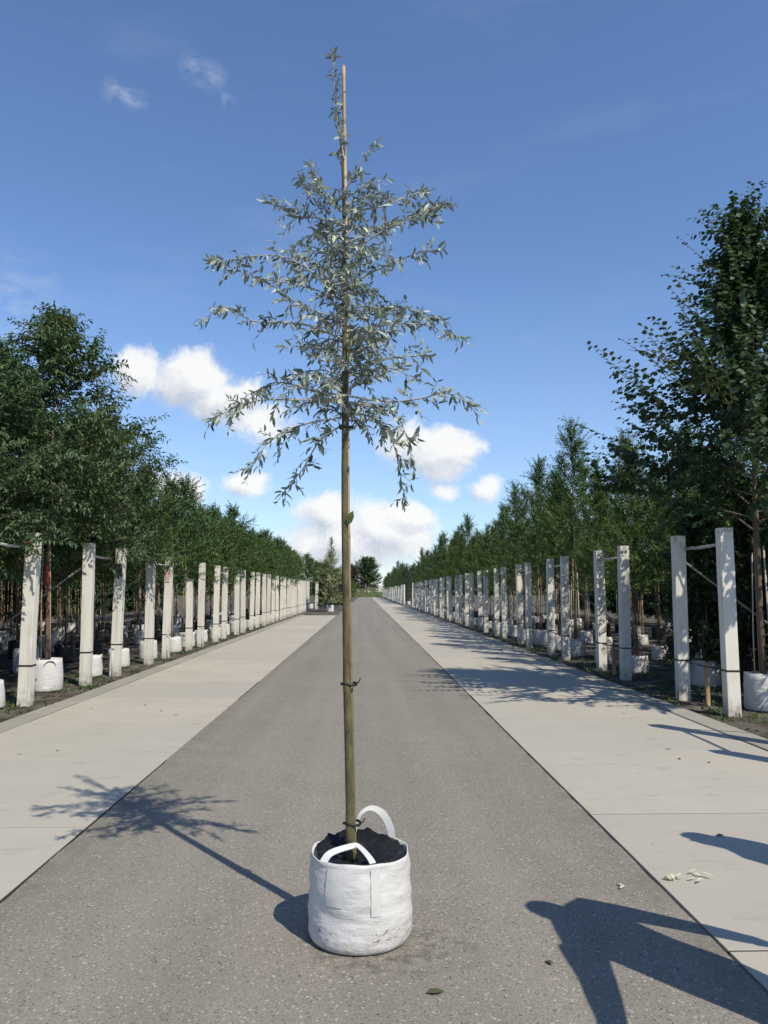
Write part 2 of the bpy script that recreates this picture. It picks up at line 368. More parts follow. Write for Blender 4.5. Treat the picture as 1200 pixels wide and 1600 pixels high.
def leaf_mesh(name, pos, axis, nrm, size, mat, shape='rhomb', width=0.32, curl=0.15):
    """many leaves as one mesh; every leaf its own small curved or folded blade"""
    pos = np.asarray(pos, float); axis = np.asarray(axis, float); nrm = np.asarray(nrm, float); size = np.asarray(size, float)
    axis /= np.linalg.norm(axis, axis=1, keepdims=True) + 1e-9
    side = np.cross(nrm, axis); side /= np.linalg.norm(side, axis=1, keepdims=True) + 1e-9
    up = np.cross(axis, side)
    if shape == 'rhomb':
        tv = np.array([(0,0,0),(.45,.5*width,.10*width*2),(1,0,-curl),(.45,-.5*width,.10*width*2)]); tf = [(0,1,2),(0,2,3)]
    elif shape == 'lance':
        tv = np.array([(0,0,0),(.3,.42*width,.03),(.3,-.42*width,.03),(.68,.40*width,-.25*curl),(.68,-.40*width,-.25*curl),(1,0,-curl)])
        tf = [(0,2,1),(1,2,4,3),(3,4,5)]
    else:
        tv = np.array([(0,0,0),(.22,.36,.05),(.62,.42,.03),(1,0,-curl),(.62,-.42,.03),(.22,-.36,.05)])
        tv[:, 1] *= width / .84; tf = [(0,3,2,1),(0,5,4,3)]
    k = len(tv); n = len(pos)
    V = (pos[:, None] + size[:, None, None] * (tv[None, :, 0:1] * axis[:, None] + tv[None, :, 1:2] * side[:, None] + tv[None, :, 2:3] * up[:, None])).reshape(-1, 3)
    loops = []; starts = []; tot = []; c = 0
    base = (np.arange(n) * k)
    per = sum(len(f) for f in tf)
    L = np.empty((n, per), int); j = 0; st = []
    for f in tf:
        st.append(j)
        for i in f: L[:, j] = base + i; j += 1
    starts = (np.arange(n)[:, None] * per + np.array(st)[None]).ravel(); tot = np.tile([len(f) for f in tf], n)
    me = bpy.data.meshes.new(name); me.vertices.add(n * k); me.vertices.foreach_set('co', V.ravel())
    me.loops.add(n * per); me.loops.foreach_set('vertex_index', L.ravel())
    me.polygons.add(len(starts)); me.polygons.foreach_set('loop_start', starts); me.polygons.foreach_set('loop_total', tot)
    me.update(calc_edges=True); me.validate(); me.materials.append(M[mat]); return me

def nz(v): return v / (np.linalg.norm(v) + 1e-9)

# ------------------------------------------------------------------ ground, road, paving
ROAD_L, ROAD_R, PAV_L, PAV_R = -1.82, 1.56, -4.0, 3.92
tag(obj('ground', MB().add([(-900,-300,-.03),(900,-300,-.03),(900,1800,-.03),(-900,1800,-.03)], [(0,1,2,3)]).mesh('ground', 'soil')), 'bare dark soil under the nursery rows', kind='structure')
rr = random.Random(3)
def road_mesh():
    mb = MB(); ys = list(np.concatenate([np.arange(-8, 30, .22), np.arange(30, 208, 2.0)]))
    vs = []; fs = []
    for y in ys:
        w = .007 if y < 30 else .0
        a = ROAD_L + rr.uniform(-w, w); b = ROAD_R + rr.uniform(-w, w)
        for x, z in ((a, -.028), (a, 0.0), (-1.0, .006), (0, .010), (.8, .006), (b, 0.0), (b, -.028)): vs.append((x, y, z))
    for i in range(len(ys) - 1):
        for k in range(6):
            q = i * 7 + k; fs.append((q, q + 1, q + 8, q + 7))
    m = mb.add(vs, fs).mesh('road', 'asphalt')
    m.flip_normals(); return m
tag(obj('road', road_mesh()), kind='structure')
def pavement(x0, x1, y_start, y_end, first):
    base = tag(obj('pavement', MB().box((x0 + .006, -6, -.029), (x1 - .006, y_end, -.0025)).mesh('paving_bed', 'joint')), kind='structure')
    L = 2.03; ys = first
    bm = bevel_box((x1 - x0 - .012, L - .020, .03), .002, 1); me = bm_mesh(bm, 'slab', 'concrete')
    y = first
    while y + L < y_end + .01:
        s = obj('slab', me, base, ((x0 + x1) / 2, y + L / 2, -.027 + rr.uniform(-.001, .0025)), (rr.uniform(-.0006, .0006), rr.uniform(-.0008, .0008), 0))
        y += L
    return base
pl_ = pavement(PAV_L, ROAD_L - .012, -6, 51.4, 5.25 - 2.03 * 5)
pr_ = pavement(ROAD_R + .012, PAV_R, -6, 203, 5.46 - 2.03 * 5)
def kerb(x, w, y0, y1):
    base = tag(obj('kerb', MB().box((x - w / 2 + .02, y0, -.0295), (x + w / 2 - .02, y1, -.016)).mesh('kerb_bed', 'joint')), kind='structure')
    bm = bevel_box((w - .01, .988, .035), .006, 1); me = bm_mesh(bm, 'kerb_stone', 'kerb')
    y = y0
    while y < y1 - .5:
        obj('kerb_stone', me, base, (x + rr.uniform(-.004, .004), y + .5, -.028 + rr.uniform(-.003, .003)), (0, 0, rr.uniform(-.004, .004))); y += 1.0
kerb(PAV_L - .17, .30, -4, 51); kerb(PAV_R + .17, .30, -4, 76)
tag(obj('grass_field', MB().add([(-900,209,-.02),(900,209,-.02),(900,1800,-.02),(-900,1800,-.02)], [(0,1,2,3)]).mesh('grass_field', 'grass')), kind='structure')

# ------------------------------------------------------------------ generic tree crowns
def make_crown(seed, H, z0, rad, prof, nb, nsh, shlen, leaf, spacing, shape, width, mat, elev=(0.2, 1.0), droop=0.15, ldroop=0.3, trunk_r=.03, bark='bark', lateral=.8, lean=(0, 0), whips=0, whiplen=.8):
    rng = np.random.default_rng(seed)
    P = []; A = []; N = []; Sz = []
    wood = MB()
    k = 7; zz = np.linspace(.28, H * .93, k)
    wob = np.cumsum(rng.normal(0, .02, (k, 2)), axis=0); wob[0] = 0
    wob += (np.linspace(0, 1, k)[:, None]) ** 1.5 * np.array(lean)
    tp = [(wob[i, 0], wob[i, 1], zz[i]) for i in range(k)]
    wood.tube(tp, [trunk_r * (1 - .8 * i / (k - 1)) for i in range(k)], 7)
    def trunk_at(z):
        return np.array([np.interp(z, zz, wob[:, 0]), np.interp(z, zz, wob[:, 1]), z])
    def shoot(p0, d, L):
        d = nz(d); n = max(3, int(L / spacing)); t = (np.arange(n) + rng.uniform(.3, .7)) / n
        sag = -droop * L * t ** 2
        pts = p0 + d * (L * t)[:, None]; pts[:, 2] += sag
        perp = nz(np.cross(d, rng.normal(0, 1, 3))); sgn = np.where(np.arange(n) % 2 == 0, 1, -1)
        ax = d * .55 + perp[None] * sgn[:, None] * lateral + rng.normal(0, .28, (n, 3)); ax[:, 2] -= ldroop * rng.uniform(.4, 1.6, n)
        nr = np.array([0, 0, 1.0]) + rng.normal(0, .42, (n, 3)) + 0.35 * d
        P.append(pts); A.append(ax); N.append(nr); Sz.append(leaf * rng.uniform(.65, 1.25, n) * (1 - .25 * t))
    for i in range(nb):
        t = (i + rng.uniform(0, 1)) / nb; z = z0 + (H * .97 - z0) * t
        a = i * 2.39996 + rng.normal(0, .35); e = elev[0] + (elev[1] - elev[0]) * t + rng.normal(0, .15)
        L = rad * prof(t) * rng.uniform(.65, 1.15)
        d = np.array([math.cos(a) * math.cos(e), math.sin(a) * math.cos(e), math.sin(e)])
        p0 = trunk_at(z); m = 5
        bp = [p0 + d * L * s + np.array([0, 0, -droop * .8 * L * s * s]) for s in np.linspace(0, 1, m)]
        wood.tube([tuple(q) for q in bp], [max(.003, trunk_r * .34 * (1 - .8 * s)) for s in np.linspace(0, 1, m)], 4, False)
        ns = max(3, int(nsh * (.4 + .6 * prof(t))))
        for j in range(ns):
            s = .15 + .85 * (j + rng.uniform(0, 1)) / ns
            q = p0 + d * L * s; q = q + np.array([0, 0, -droop * .8 * L * s * s])
            dd = d * .7 + nz(rng.normal(0, 1, 3)) * .8 + np.array([0, 0, .28 * elev[0] + .12])
            shoot(q, dd, shlen * rng.uniform(.5, 1.3))
        shoot(bp[-2], d + np.array([0, 0, .15]), L * .3 + shlen * .6)
    shoot(trunk_at(H * .86), np.array([.03, .03, 1]), H * .14)
    shoot(trunk_at(H * .82), np.array([.12, -.06, 1]), H * .12)
    for i in range(whips):                                             # long free shoots that break the outline
        t = rng.uniform(.05, .97); a = rng.uniform(0, 6.283); z = z0 + (H * .95 - z0) * t; e = .45 + .75 * t + rng.normal(0, .2)
        d = np.array([math.cos(a) * math.cos(e), math.sin(a) * math.cos(e), math.sin(e)]); Lw = whiplen * rng.uniform(.6, 1.25)
        p0 = trunk_at(z) + np.array([math.cos(a), math.sin(a), .45]) * rad * prof(t) * rng.uniform(.55, .85)
        n = max(5, int(Lw / (leaf * .62))); u = (np.arange(n) + .5) / n
        perp = nz(np.cross(d, np.array([0, 0, 1.0]) + rng.normal(0, .3, 3))); arch = rng.uniform(.0, .35)
        pts = p0 + d * (Lw * u)[:, None]; pts[:, 2] -= arch * Lw * u ** 2.2
        sgn = np.where(np.arange(n) % 2 == 0, 1, -1)
        ax = d * .45 + perp[None] * sgn[:, None] * .9 + rng.normal(0, .15, (n, 3)); ax[:, 2] -= .25
        P.append(pts); A.append(ax); N.append(np.array([0, 0, 1.0]) + rng.normal(0, .35, (n, 3))); Sz.append(leaf * rng.uniform(.85, 1.2, n) * (1.05 - .45 * u))
        wood.tube([tuple(pts[0]), tuple(pts[n // 2]), tuple(pts[-1])], [.005, .004, .002], 4, False)
    leaves = leaf_mesh('crown', np.concatenate(P), np.concatenate(A), np.concatenate(N), np.concatenate(Sz), mat, shape, width)
    return leaves, wood.mesh('trunk', bark, True)

def oval(t): return max(.12, math.sin(math.pi * min(1, (t * .80 + .22))) ** .8)
def cone(t): return max(.10, 1.05 - t) ** .75
def column(t): return max(.15, 1 - t ** 2.5) * (.75 + .25 * math.sin(t * 3))
PR = {}
PR['narrow'] = [make_crown(11 + s, 6.0 - .25 * s, 2.35, 1.62, oval, 54, 20, .52, .125, .026, 'rhomb', .36, 'leafA', (.25, 1.15), .22, .45, .038, 'redbark', whips=26, whiplen=.55) for s in range(3)]
PR['hedge'] = [make_crown(31 + s, 5.0 + .12 * s, 2.2, 1.2, oval, 42, 15, .42, .082, .022, 'rhomb', .58, 'leafB', (.35, 1.25), .05, .15, .03, whips=30, whiplen=.6) for s in range(3)]
PR['round'] = [make_crown(51, 6.8, 2.35, 3.0, lambda t: max(.06, 1.0 - t) ** 1.45, 64, 26, .62, .10, .032, 'round', .82, 'leafC', (.28, 1.2), .04, .35, .045, whips=150, whiplen=1.05)]
PR['fresh'] = [make_crown(61 + s, 5.9 + .3 * s, 1.95, 1.05, column, 42, 14, .42, .08, .022, 'rhomb', .6, 'leafD', (.55, 1.3), .04, .2, .032, whips=36, whiplen=.7) for s in range(3)]
PR['dark'] = [make_crown(71 + s, 5.6 + .5 * s, 2.05, 1.2, lambda t: max(.1, 1.02 - t) ** .55, 46, 15, .40, .078, .021, 'rhomb', .5, 'leafB', (.35, 1.2), .02, .15, .032, whips=30, whiplen=.6) for s in range(3)]
PR['conifer'] = [make_crown(81 + s, 5.2 + .8 * s, .45, .95, cone, 60, 14, .34, .075, .020, 'rhomb', .26, 'leafE', (.15, 1.0), .02, .05, .035) for s in range(2)]
PR['bush'] = [make_crown(91, 3.0, .45, .62, oval, 62, 20, .36, .085, .021, 'rhomb', .6, 'leafC', (.1, 1.1), .1, .2, .03)]
PR['variegated'] = [make_crown(95, 3.9, .4, 1.1, oval, 40, 14, .4, .09, .03, 'rhomb', .5, 'leafV', (.2, 1.2), .1, .2, .03)]

# ------------------------------------------------------------------ white nursery bags
def bag_mesh(seed, r0=.235, r1=.215, h=.37, seg=28, rows=9, wr=.008, inner=True):
    vs = []; fs = []
    prof = [(0.0, r0 * .90), (.012, r0 * .965), (.035, r0)] + [(z, r0 + (r1 - r0) * (z / h) ** .9 + .006 * math.sin(math.pi * z / h)) for z in np.linspace(.07, h, rows)]
    outer = len(prof)
    if inner: prof += [(h + .002, r1 - .004), (h - .03, r1 - .010), (h - .075, r1 - .014)]
    for i, (z, r) in enumerate(prof):
        for k in range(seg):
            a = 2 * math.pi * k / seg
            p = Vector((math.cos(a) * r, math.sin(a) * r, z))
            q = p * 7 + Vector((seed * 3.1, 0, 0))
            dr = (mnoise.noise(q) * 1.0 + mnoise.noise(Vector((q.x * 1.2, q.y * 1.2, q.z * 3.6))) * .9) * wr * (0.25 if i < 2 else 1)
            zz = z + (mnoise.noise(Vector((math.cos(a) * 2 + seed, math.sin(a) * 2, 5))) * .014 if i >= outer - 2 else 0)
            vs.append((p.x * (1 + dr / r), p.y * (1 + dr / r), zz))
    for i in range(len(prof) - 1):
        for k in range(seg):
            a = i * seg + k; b = i * seg + (k + 1) % seg; fs.append((a, b, b + seg, a + seg))
    fs.append(tuple(range(seg - 1, -1, -1)))
    return MB().add(vs, fs).mesh('bag', 'bag', True)
def soil_mesh(r, z, seed, mat='potsoil', seg=18, amp=.02):
    vs = [(0, 0, z + .015)]; fs = []
    for j, rr_ in enumerate((.35, .7, 1.0)):
        for k in range(seg):
            a = 2 * math.pi * k / seg; x, y = math.cos(a) * r * rr_, math.sin(a) * r * rr_
            vs.append((x, y, z + mnoise.noise(Vector((x * 14 + seed, y * 14, 0))) * amp))
    for k in range(seg): fs.append((0, 1 + k, 1 + (k + 1) % seg))
    for j in range(2):
        for k in range(seg):
            a = 1 + j * seg + k; b = 1 + j * seg + (k + 1) % seg; fs.append((a, a + seg, b + seg, b))
    return MB().add(vs, fs).mesh('soil', mat, True)
def ribbon(pts, side, w, t=.003):
    """a flat strap: centre line pts, side vectors"""
    n = len(pts); vs = []; fs = []
    for i in range(n):
        p = Vector(pts[i]); s = Vector(side[i] if isinstance(side, list) else side).normalized() * (w[i] if hasattr(w, '__len__') else w) / 2
        d = Vector(pts[min(i + 1, n - 1)]) - Vector(pts[max(i - 1, 0)]); nn = d.cross(s).normalized() * t
        vs += [p - s, p + s, p + s + nn, p - s + nn]
    for i in range(n - 1):
        for k in range(4):
            a = i * 4 + k; b = i * 4 + (k + 1) % 4; fs.append((a, b, b + 4, a + 4))
    fs += [(3, 2, 1, 0), tuple(range((n - 1) * 4, n * 4))]
    return MB().add(vs, fs)
BAGS = [bag_mesh(s, .25, .235, .40 + .03 * s, 20, 6, .012) for s in (1, 2, 3)]
BSOIL = soil_mesh(.225, .36, 2, seg=12)
def small_handle():
    t = np.linspace(0, math.pi, 9)
    return ribbon([(math.cos(a) * .09, -.228 - .02 * math.sin(a), .39 + .09 * math.sin(a)) for a in t], (0, 1, .2), .03).mesh('handle', 'strap', True)
BHAND = small_handle()
STAKES2 = [MB().tube([(-.07, .03, .3), (-.075, .035, 1.3), (-.06, .03, 2.5)], .011, 6).tube([(.02, .09, .3), (.025, .085, 1.2), (.01, .06, 2.3)], .010, 6).mesh('cane_pair', 'stake', True),
    MB().tube([(-.09, -.05, .3), (-.085, -.06, 1.1), (-.07, -.05, 2.2)], .014, 6).tube([(.10, .02, .3), (.09, .03, 1.0), (.05, .03, 2.1)], .009, 6).mesh('cane_pair', 'rail', True),
    MB().tube([(-.05, -.09, .3), (-.04, -.08, 1.2), (-.03, -.05, 2.4)], .011, 6).tube([(.09, -.05, .3), (.10, -.04, 1.3), (.07, -.03, 2.4)], .010, 6).mesh('cane_pair', 'bark', True)]
BAGS_DARK = []
for b_ in BAGS:
    b2 = b_.copy(); b2.materials.clear(); b2.materials.append(M['blackpot']); BAGS_DARK.append(b2)
STAKE = MB().tube([(.05, -.02, .3), (.045, -.02, 1.4), (.03, -.015, 2.6)], [.012, .012, .010], 6).mesh('stake', 'stake', True)
def potted(kind, var, x, y, label, group, cat='tree', scale=1.0, rz=0.0, bag=True, full=True, z=-.03, name='potted_tree', leanx=0.0):
    if name == 'potted_tree': name = {'narrow': 'narrow_leaved_tree', 'hedge': 'small_leaved_tree', 'round': 'round_leaved_tree', 'fresh': 'upright_tree', 'dark': 'pointed_tree', 'conifer': 'conifer', 'bush': 'bushy_tree'}[kind]
    t = thing(name, label, cat, (x, y, z), rz, group, scale)
    t.rotation_mode = 'ZYX'; t.rotation_euler = (0, leanx, rz)
    lv, wd = PR[kind][var % len(PR[kind])]
    c = obj('crown', lv, t); c['kind'] = 'stuff'
    obj('trunk', wd, t)
    if bag:
        dk = abs(x) > 6.0 and (int(abs(x) * 31 + y * 17) % 10) < 5
        b = obj('pot' if dk else 'bag', (BAGS_DARK if dk else BAGS)[(var * 7 + int(abs(x * 10))) % 3], t)
        obj('soil', BSOIL, b)
        if full: obj('handle', BHAND, b); obj('stake', STAKE, t); obj('cane_pair', STAKES2[(var + int(y)) % 3], t)
    return t
tr = random.Random(8)
LB_A = 'front-row potted tree with long narrow drooping leaves behind the fully sunlit concrete posts'
LB_B = 'small-leaved green potted tree in the hedge-like front row behind the fully sunlit posts'
LB_D = 'upright fresh green potted tree in the front row behind the tree-shaded posts'
LB_E = 'dark green pointed potted tree in the front row behind the tree-shaded posts'
G_A, G_B, G_D, G_E = 'narrow-leaved trees behind sunlit posts', 'hedge-like trees behind sunlit posts', 'fresh green trees behind shaded posts', 'dark pointed trees behind shaded posts'
# --- side the silver tree's shadow points to
tall = potted('narrow', 0, -5.08, 12.45, 'tallest narrow-leaved tree with reddish trunk and bright white bag behind sunlit posts', None, scale=1.03, rz=.6, leanx=-.035)
tp_ = obj('trunk_tape', MB().tube([(0, 0, 1.62), (0, 0, 1.95)], .04, 8).mesh('trunk_tape', 'tape', True), tall); tp_['label'] = 'red tape round the trunk'
y = 6.75
while y < 54:
    for r_ in range(6):
        if r_ >= 4 and y > 30: break
        if r_ >= 3 and y > 42: break
        if r_ >= 1 and y < 9: break
        x = -5.08 - 1.55 * r_ + tr.uniform(-.08, .08) - (.7 if r_ % 2 else 0) * 0
        yy = y + (0.9 if r_ % 2 else 0) + tr.uniform(-.1, .1)
        if r_ == 0 and abs(yy - 12.45) < .5: continue
        near = yy < 17.2
        la, ga = (LB_A, G_A) if r_ == 0 else ('narrow-leaved potted tree among the inner rows deep behind the sunlit posts', 'inner narrow-leaved trees')
        lb, gb = (LB_B, G_B) if r_ == 0 else ('small-leaved green potted tree among the inner rows deep behind the sunlit posts', 'inner small-leaved trees')
        if near: potted('narrow', tr.randrange(3), x, yy, la, ga, scale=tr.uniform(.86, .98) * (1 if r_ else .93), rz=tr.uniform(0, 6.28), leanx=-.06)
        else: potted('hedge', tr.randrange(3), x, yy, lb, gb, scale=tr.uniform(.78, .93), rz=tr.uniform(0, 6.28), full=yy < 40, leanx=-.04)
    y += 1.92
# --- side with the shaded posts
potted('round', 0, 5.35, 10.25, 'large round-leaved dark tree arching over the tree-shaded posts', None, scale=1.0, rz=2.2)
y = 12.75
while y < 74:
    for r_ in range(6):
        if r_ >= 4 and y > 30: break
        if r_ >= 2 and y > 48: break
        x = 5.2 + 1.55 * r_ + tr.uniform(-.08, .08); yy = y + (0.9 if r_ % 2 else 0) + tr.uniform(-.1, .1)
        if r_ == 0 and y < 13: continue
        ld, gd = (LB_D, G_D) if r_ == 0 else ('fresh green potted tree among the inner rows deep behind the shaded posts', 'inner fresh green trees')
        le, ge = (LB_E, G_E) if r_ == 0 else ('dark pointed potted tree among the inner rows deep behind the shaded posts', 'inner dark trees')
        if tr.random() < .52: potted('fresh', tr.randrange(3), x, yy, ld, gd, scale=tr.uniform(.68, .93), rz=tr.uniform(0, 6.28), full=yy < 40)
        else: potted('dark', tr.randrange(3), x, yy, le, ge, scale=tr.uniform(.68, .93), rz=tr.uniform(0, 6.28), full=yy < 40)
    y += 1.98
for q, xx in enumerate((6.9, 8.4, 9.9)):
    potted('dark', q, xx, 11.0 + .4 * q, 'dark pointed potted tree among the inner rows deep behind the shaded posts', 'inner dark trees', scale=1.0, rz=q * 2.0)
for q, (xx, yy) in enumerate(((6.6, 9.4), (7.3, 11.9), (6.9, 13.9), (8.6, 12.6), (8.2, 10.1))):
    potted('bush', 0, xx, yy, 'dense dark evergreen crowding behind the large round-leaved tree', 'evergreens behind the round-leaved tree', cat='bush', scale=1.05 + .05 * q, rz=q * 1.3)
potted('bush', 0, 5.75, 12.9, 'low dark bushy tree in a white bag filling the gap between two shaded posts', None, cat='bush')
# dense evergreen screens closing the inner rows off
for sx_, lab_, grp_ in ((-1, 'dense dark evergreen in the screen far behind the sunlit posts', 'evergreen screen behind sunlit posts'), (1, 'dense dark evergreen in the screen far behind the shaded posts', 'evergreen screen behind shaded posts')):
    for q in range(34):
        potted('bush', 0, sx_ * (13.6 + 1.0 * (q % 2)), 8.5 + 1.35 * q, lab_, grp_, cat='bush', scale=tr.uniform(1.05, 1.3), rz=q * 1.7, full=False, bag=False)
# beyond the cross path
LB_F = 'far dark conifer in the row beyond the cross path, behind the shaded posts'
y = 91
while y < 200:
    for r_ in range(2):
        k = tr.choice(('conifer', 'fresh', 'dark', 'hedge'))
        if k == 'conifer': potted(k, tr.randrange(2), 5.2 + 1.7 * r_, y, LB_F, 'far conifers behind shaded posts', cat='conifer', scale=tr.uniform(.8, 1.0), rz=tr.uniform(0, 6), full=False)
        else: potted(k, tr.randrange(3), 5.2 + 1.7 * r_, y, 'far leafy potted tree beyond the cross path, behind the shaded posts', 'far trees behind shaded posts', scale=tr.uniform(.75, .95), rz=tr.uniform(0, 6), full=False)
    y += 2.6
# plants standing against the road past the end of the paving
potted('variegated', 0, -2.7, 59.0, 'cream-and-green variegated shrub in white bag past the end of the paving', None, cat='shrub', name='potted_shrub', scale=1.2)
potted('conifer', 1, -3.3, 72.0, 'slim pointed conifer rising behind the variegated shrub', None, cat='conifer', scale=1.12, rz=1)
for q, (xx, yy) in enumerate(((-5.6, 57.5), (-7.2, 59.5), (-5.7, 61.5), (-7.0, 63.5), (-5.0, 65.5), (-6.5, 68), (-5.0, 70.5), (-6.5, 73))):
    potted('hedge', q, xx, yy, 'green rounded tree filling the corner past the last sunlit posts', 'trees past the last sunlit posts', scale=tr.uniform(.85, .98), rz=q * 1.3, full=False)
for q, (xx, yy) in enumerate(((-3.2, 62.0), (-2.9, 64.5), (-2.4, 69.5), (-3.9, 71), (-2.5, 74))):
    potted('bush', 0, xx, yy, 'dark bushy evergreen standing at the corner where the paving ends', 'evergreens at the end of the paving', cat='bush', scale=tr.uniform(.85, 1.2), rz=q * 1.9, full=False, bag=False)
potted('dark', 0, -3.7, 71.5, 'dark broad tree at the corner where the paving ends', None, scale=.8, rz=.4)
y = 76
while y < 200:
    k = tr.choice(('hedge', 'dark', 'hedge', 'conifer'))
    lab, grp = {'hedge': ('far rounded green tree in the row along the road past the paving', 'far rounded trees along road'), 'dark': ('far pointed leafy tree in the row along the road past the paving', 'far pointed trees along road'),
                'conifer': ('far conifer in the row along the road past the paving', 'far conifers along road')}[k]
    potted(k, tr.randrange(2), -3.0 + tr.uniform(-.3, .3), y, lab, grp, cat='conifer' if k == 'conifer' else 'tree', scale=tr.uniform(.62, .8), rz=tr.uniform(0, 6), full=False, bag=False)
    if y < 140: potted('hedge', tr.randrange(3), -4.9, y + .8, lab if k == 'hedge' else 'far rounded green tree in the row along the road past the paving', 'far rounded trees along road', scale=tr.uniform(.85, 1.0), rz=tr.uniform(0, 6), full=False)
    y += 2.9

# ------------------------------------------------------------------ concrete posts with rails and braces
def post_shaft(h, seed):
    bm = bevel_box((.168, .16, h), .010, 2)
    bmesh.ops.subdivide_edges(bm, edges=[e for e in bm.edges if abs((e.verts[0].co - e.verts[1].co).z) > h * .6], cuts=8, use_grid_fill=True)
    for v in bm.verts:
        n = mnoise.noise(Vector((v.co.z * 2.2, seed * 7, v.co.x * 3))); m = mnoise.noise(Vector((v.co.z * 2.2, seed * 7 + 3, v.co.y * 3)))
        v.co.x += n * .006; v.co.y += m * .005
    return bm_mesh(bm, 'shaft', 'post')
SHAFTS = [post_shaft(2.40, s) for s in range(4)]; SHORT = post_shaft(1.92, 9)
def band_mesh():
    bm = bevel_box((.182, .174, .022), .004, 1); return bm_mesh(bm, 'tie_band', 'rubber')
BAND = band_mesh()
M['strut'] = simple('grey_strut', (0.22, 0.21, 0.18), .8, .2, .35, 9)
RAILS = MB().tube([(0, .09, 2.20), (0.004, .75, 2.185), (0, 1.36, 2.20)], .022, 7).mesh('top_rail', 'rail', True)
def brace_mesh(s): return MB().tube([(s * .09, .03, 2.02), (s * 1.3, .03, 1.10), (s * 2.55, .03, .05)], .016, 7).mesh('brace', 'strut', True)
BRACE = {1: brace_mesh(1), -1: brace_mesh(-1)}
PIPE = MB().tube([(-.105, .09, .585), (-.105, .7, .57), (-.105, 1.4, .585)], .011, 6).mesh('water_pipe', 'rubber', True)
pr = random.Random(21)
LB_PL = 'pale concrete post in the fully sunlit row along the paving'
LB_PR = 'pale concrete post in the tree-shaded row along the paving'
LB_PF = 'far pale concrete post in the row beyond the cross path'
def post(x, y, side, label, group, rail=False, brace=False, short=False, pipe=False, z=-.03, band=True):
    t = thing('concrete_post', label, 'post', (x, y, z), 0, group)
    t.rotation_euler = (pr.uniform(-.010, .010), pr.uniform(-.016, .016), pr.uniform(-.06, .06))
    sh = obj('shaft', SHORT if short else SHAFTS[pr.randrange(4)], t)
    if band: obj('tie_band', BAND, t, (0, 0, .575 + pr.uniform(-.03, .03)))
    if rail: obj('top_rail', RAILS, t)
    if brace: obj('brace', BRACE[side], t)
    if pipe: obj('water_pipe', PIPE, t)
    return t
k = 0; y = 5.65
while y < 64:
    for j, dy in enumerate((0, 1.45)):
        yy = y + dy; lab, grp = LB_PL, 'sunlit posts along the paving'
        px = -4.70 + pr.uniform(-.03, .03); short = False
        if k == 2 and j == 0: lab, grp = 'pale concrete post railed to the dark-stained post in the sunlit row', None
        if k == 3 and j == 0: lab, grp = 'pale concrete post railed to the pink-marked post in the sunlit row', None
        if k == 1 and j == 1: lab, grp = 'pale concrete post just beside the tallest reddish-trunked tree', None
        if k == 4 and j == 1: lab, grp = 'tall pale concrete post right after the shorter post in the sunlit row', None
        if k == 2 and j == 1: lab, grp = 'pale concrete post with dark stain near its top in the sunlit row', None
        if k == 3 and j == 1: lab, grp = 'pale concrete post with faded pink mark in the sunlit row', None
        if k == 4 and j == 0: lab, grp, short = 'shorter pale concrete post between two taller ones in the sunlit row', None, True
        p = post(px, yy, -1, lab, grp, rail=(j == 0 and not short), brace=(j == 0 and not short and yy < 36), short=short)
        if k == 2 and j == 1:
            bm = bmesh.new(); pts = [(-.07,1.86),(-.045,1.80),(-.02,1.86),(.0,1.79),(.03,1.88),(.075,1.84),(.07,2.05),(.03,2.13),(-.03,2.09),(-.075,2.12)]
            vv = [bm.verts.new((a, -.0925, b)) for a, b in pts]; bm.faces.new(vv); bmesh.ops.solidify(bm, geom=bm.faces[:], thickness=.004)
            o = obj('stain', bm_mesh(bm, 'stain', 'stain'), p); o['label'] = 'dark dried stain near the top'
        if k == 3 and j == 1:
            o = obj('paint_mark', MB().box((-.05, -.0935, 1.80), (.045, -.088, 2.10)).mesh('paint_mark', 'pink'), p); o['label'] = 'faded pink paint mark'
    y += 3.75; k += 1
for yy in (67.0, 68.5): post(-4.3, yy, -1, LB_PL, 'sunlit posts along the paving')
y = 5.8
while y < 75:
    for j, dy in enumerate((0, 1.42)):
        lab, grp = LB_PR, 'tree-shaded posts along the paving'
        if 9 < y < 10.5: lab, grp = (('concrete post standing right under the large round-leaved tree in the shaded row', None), ('concrete post railed to the one under the large round-leaved tree', None))[j]
        if 13 < y < 14.5: lab, grp = (('concrete post with the low dark bushy tree on its open side, shaded row', None), ('concrete post railed to the one next to the low dark bushy tree', None))[j]
        post(4.65 + pr.uniform(-.03, .03), y + dy, 1, lab, grp, rail=j == 0, brace=(j == 1 and y < 36), pipe=(j == 0 and y < 36))
    y += 3.95
y = 90.5
while y < 200:
    for j, dy in enumerate((0, 1.42)): post(4.65, y + dy, 1, LB_PF, 'far posts beyond the cross path', band=False)
    y += 3.95
# thin risers of the watering line between the posts
RIS = MB().tube([(0, 0, 0), (0, 0, .56)], .017, 8).tube([(0, 0, .54), (0, 0, .60)], .024, 8).mesh('riser', 'zinc', True)
for i, yy in enumerate((13.9, 17.7, 21.4, 25.2)): tag(obj('water_riser', RIS, None, (-4.52, yy, -.03)), 'thin grey upright water pipe between the sunlit posts', 'pipe', 'water risers by sunlit posts')
RWOOD = bm_mesh(bevel_box((.055, .05, .60), .006, 1), 'short_stake', 'stake')
for i, yy in enumerate((10.55, 14.5, 18.3, 22.3)): tag(obj('wooden_stake', RWOOD, None, (4.72, yy, -.03)), 'short square wooden stake between the tree-shaded posts', 'stake', 'short stakes by shaded posts')

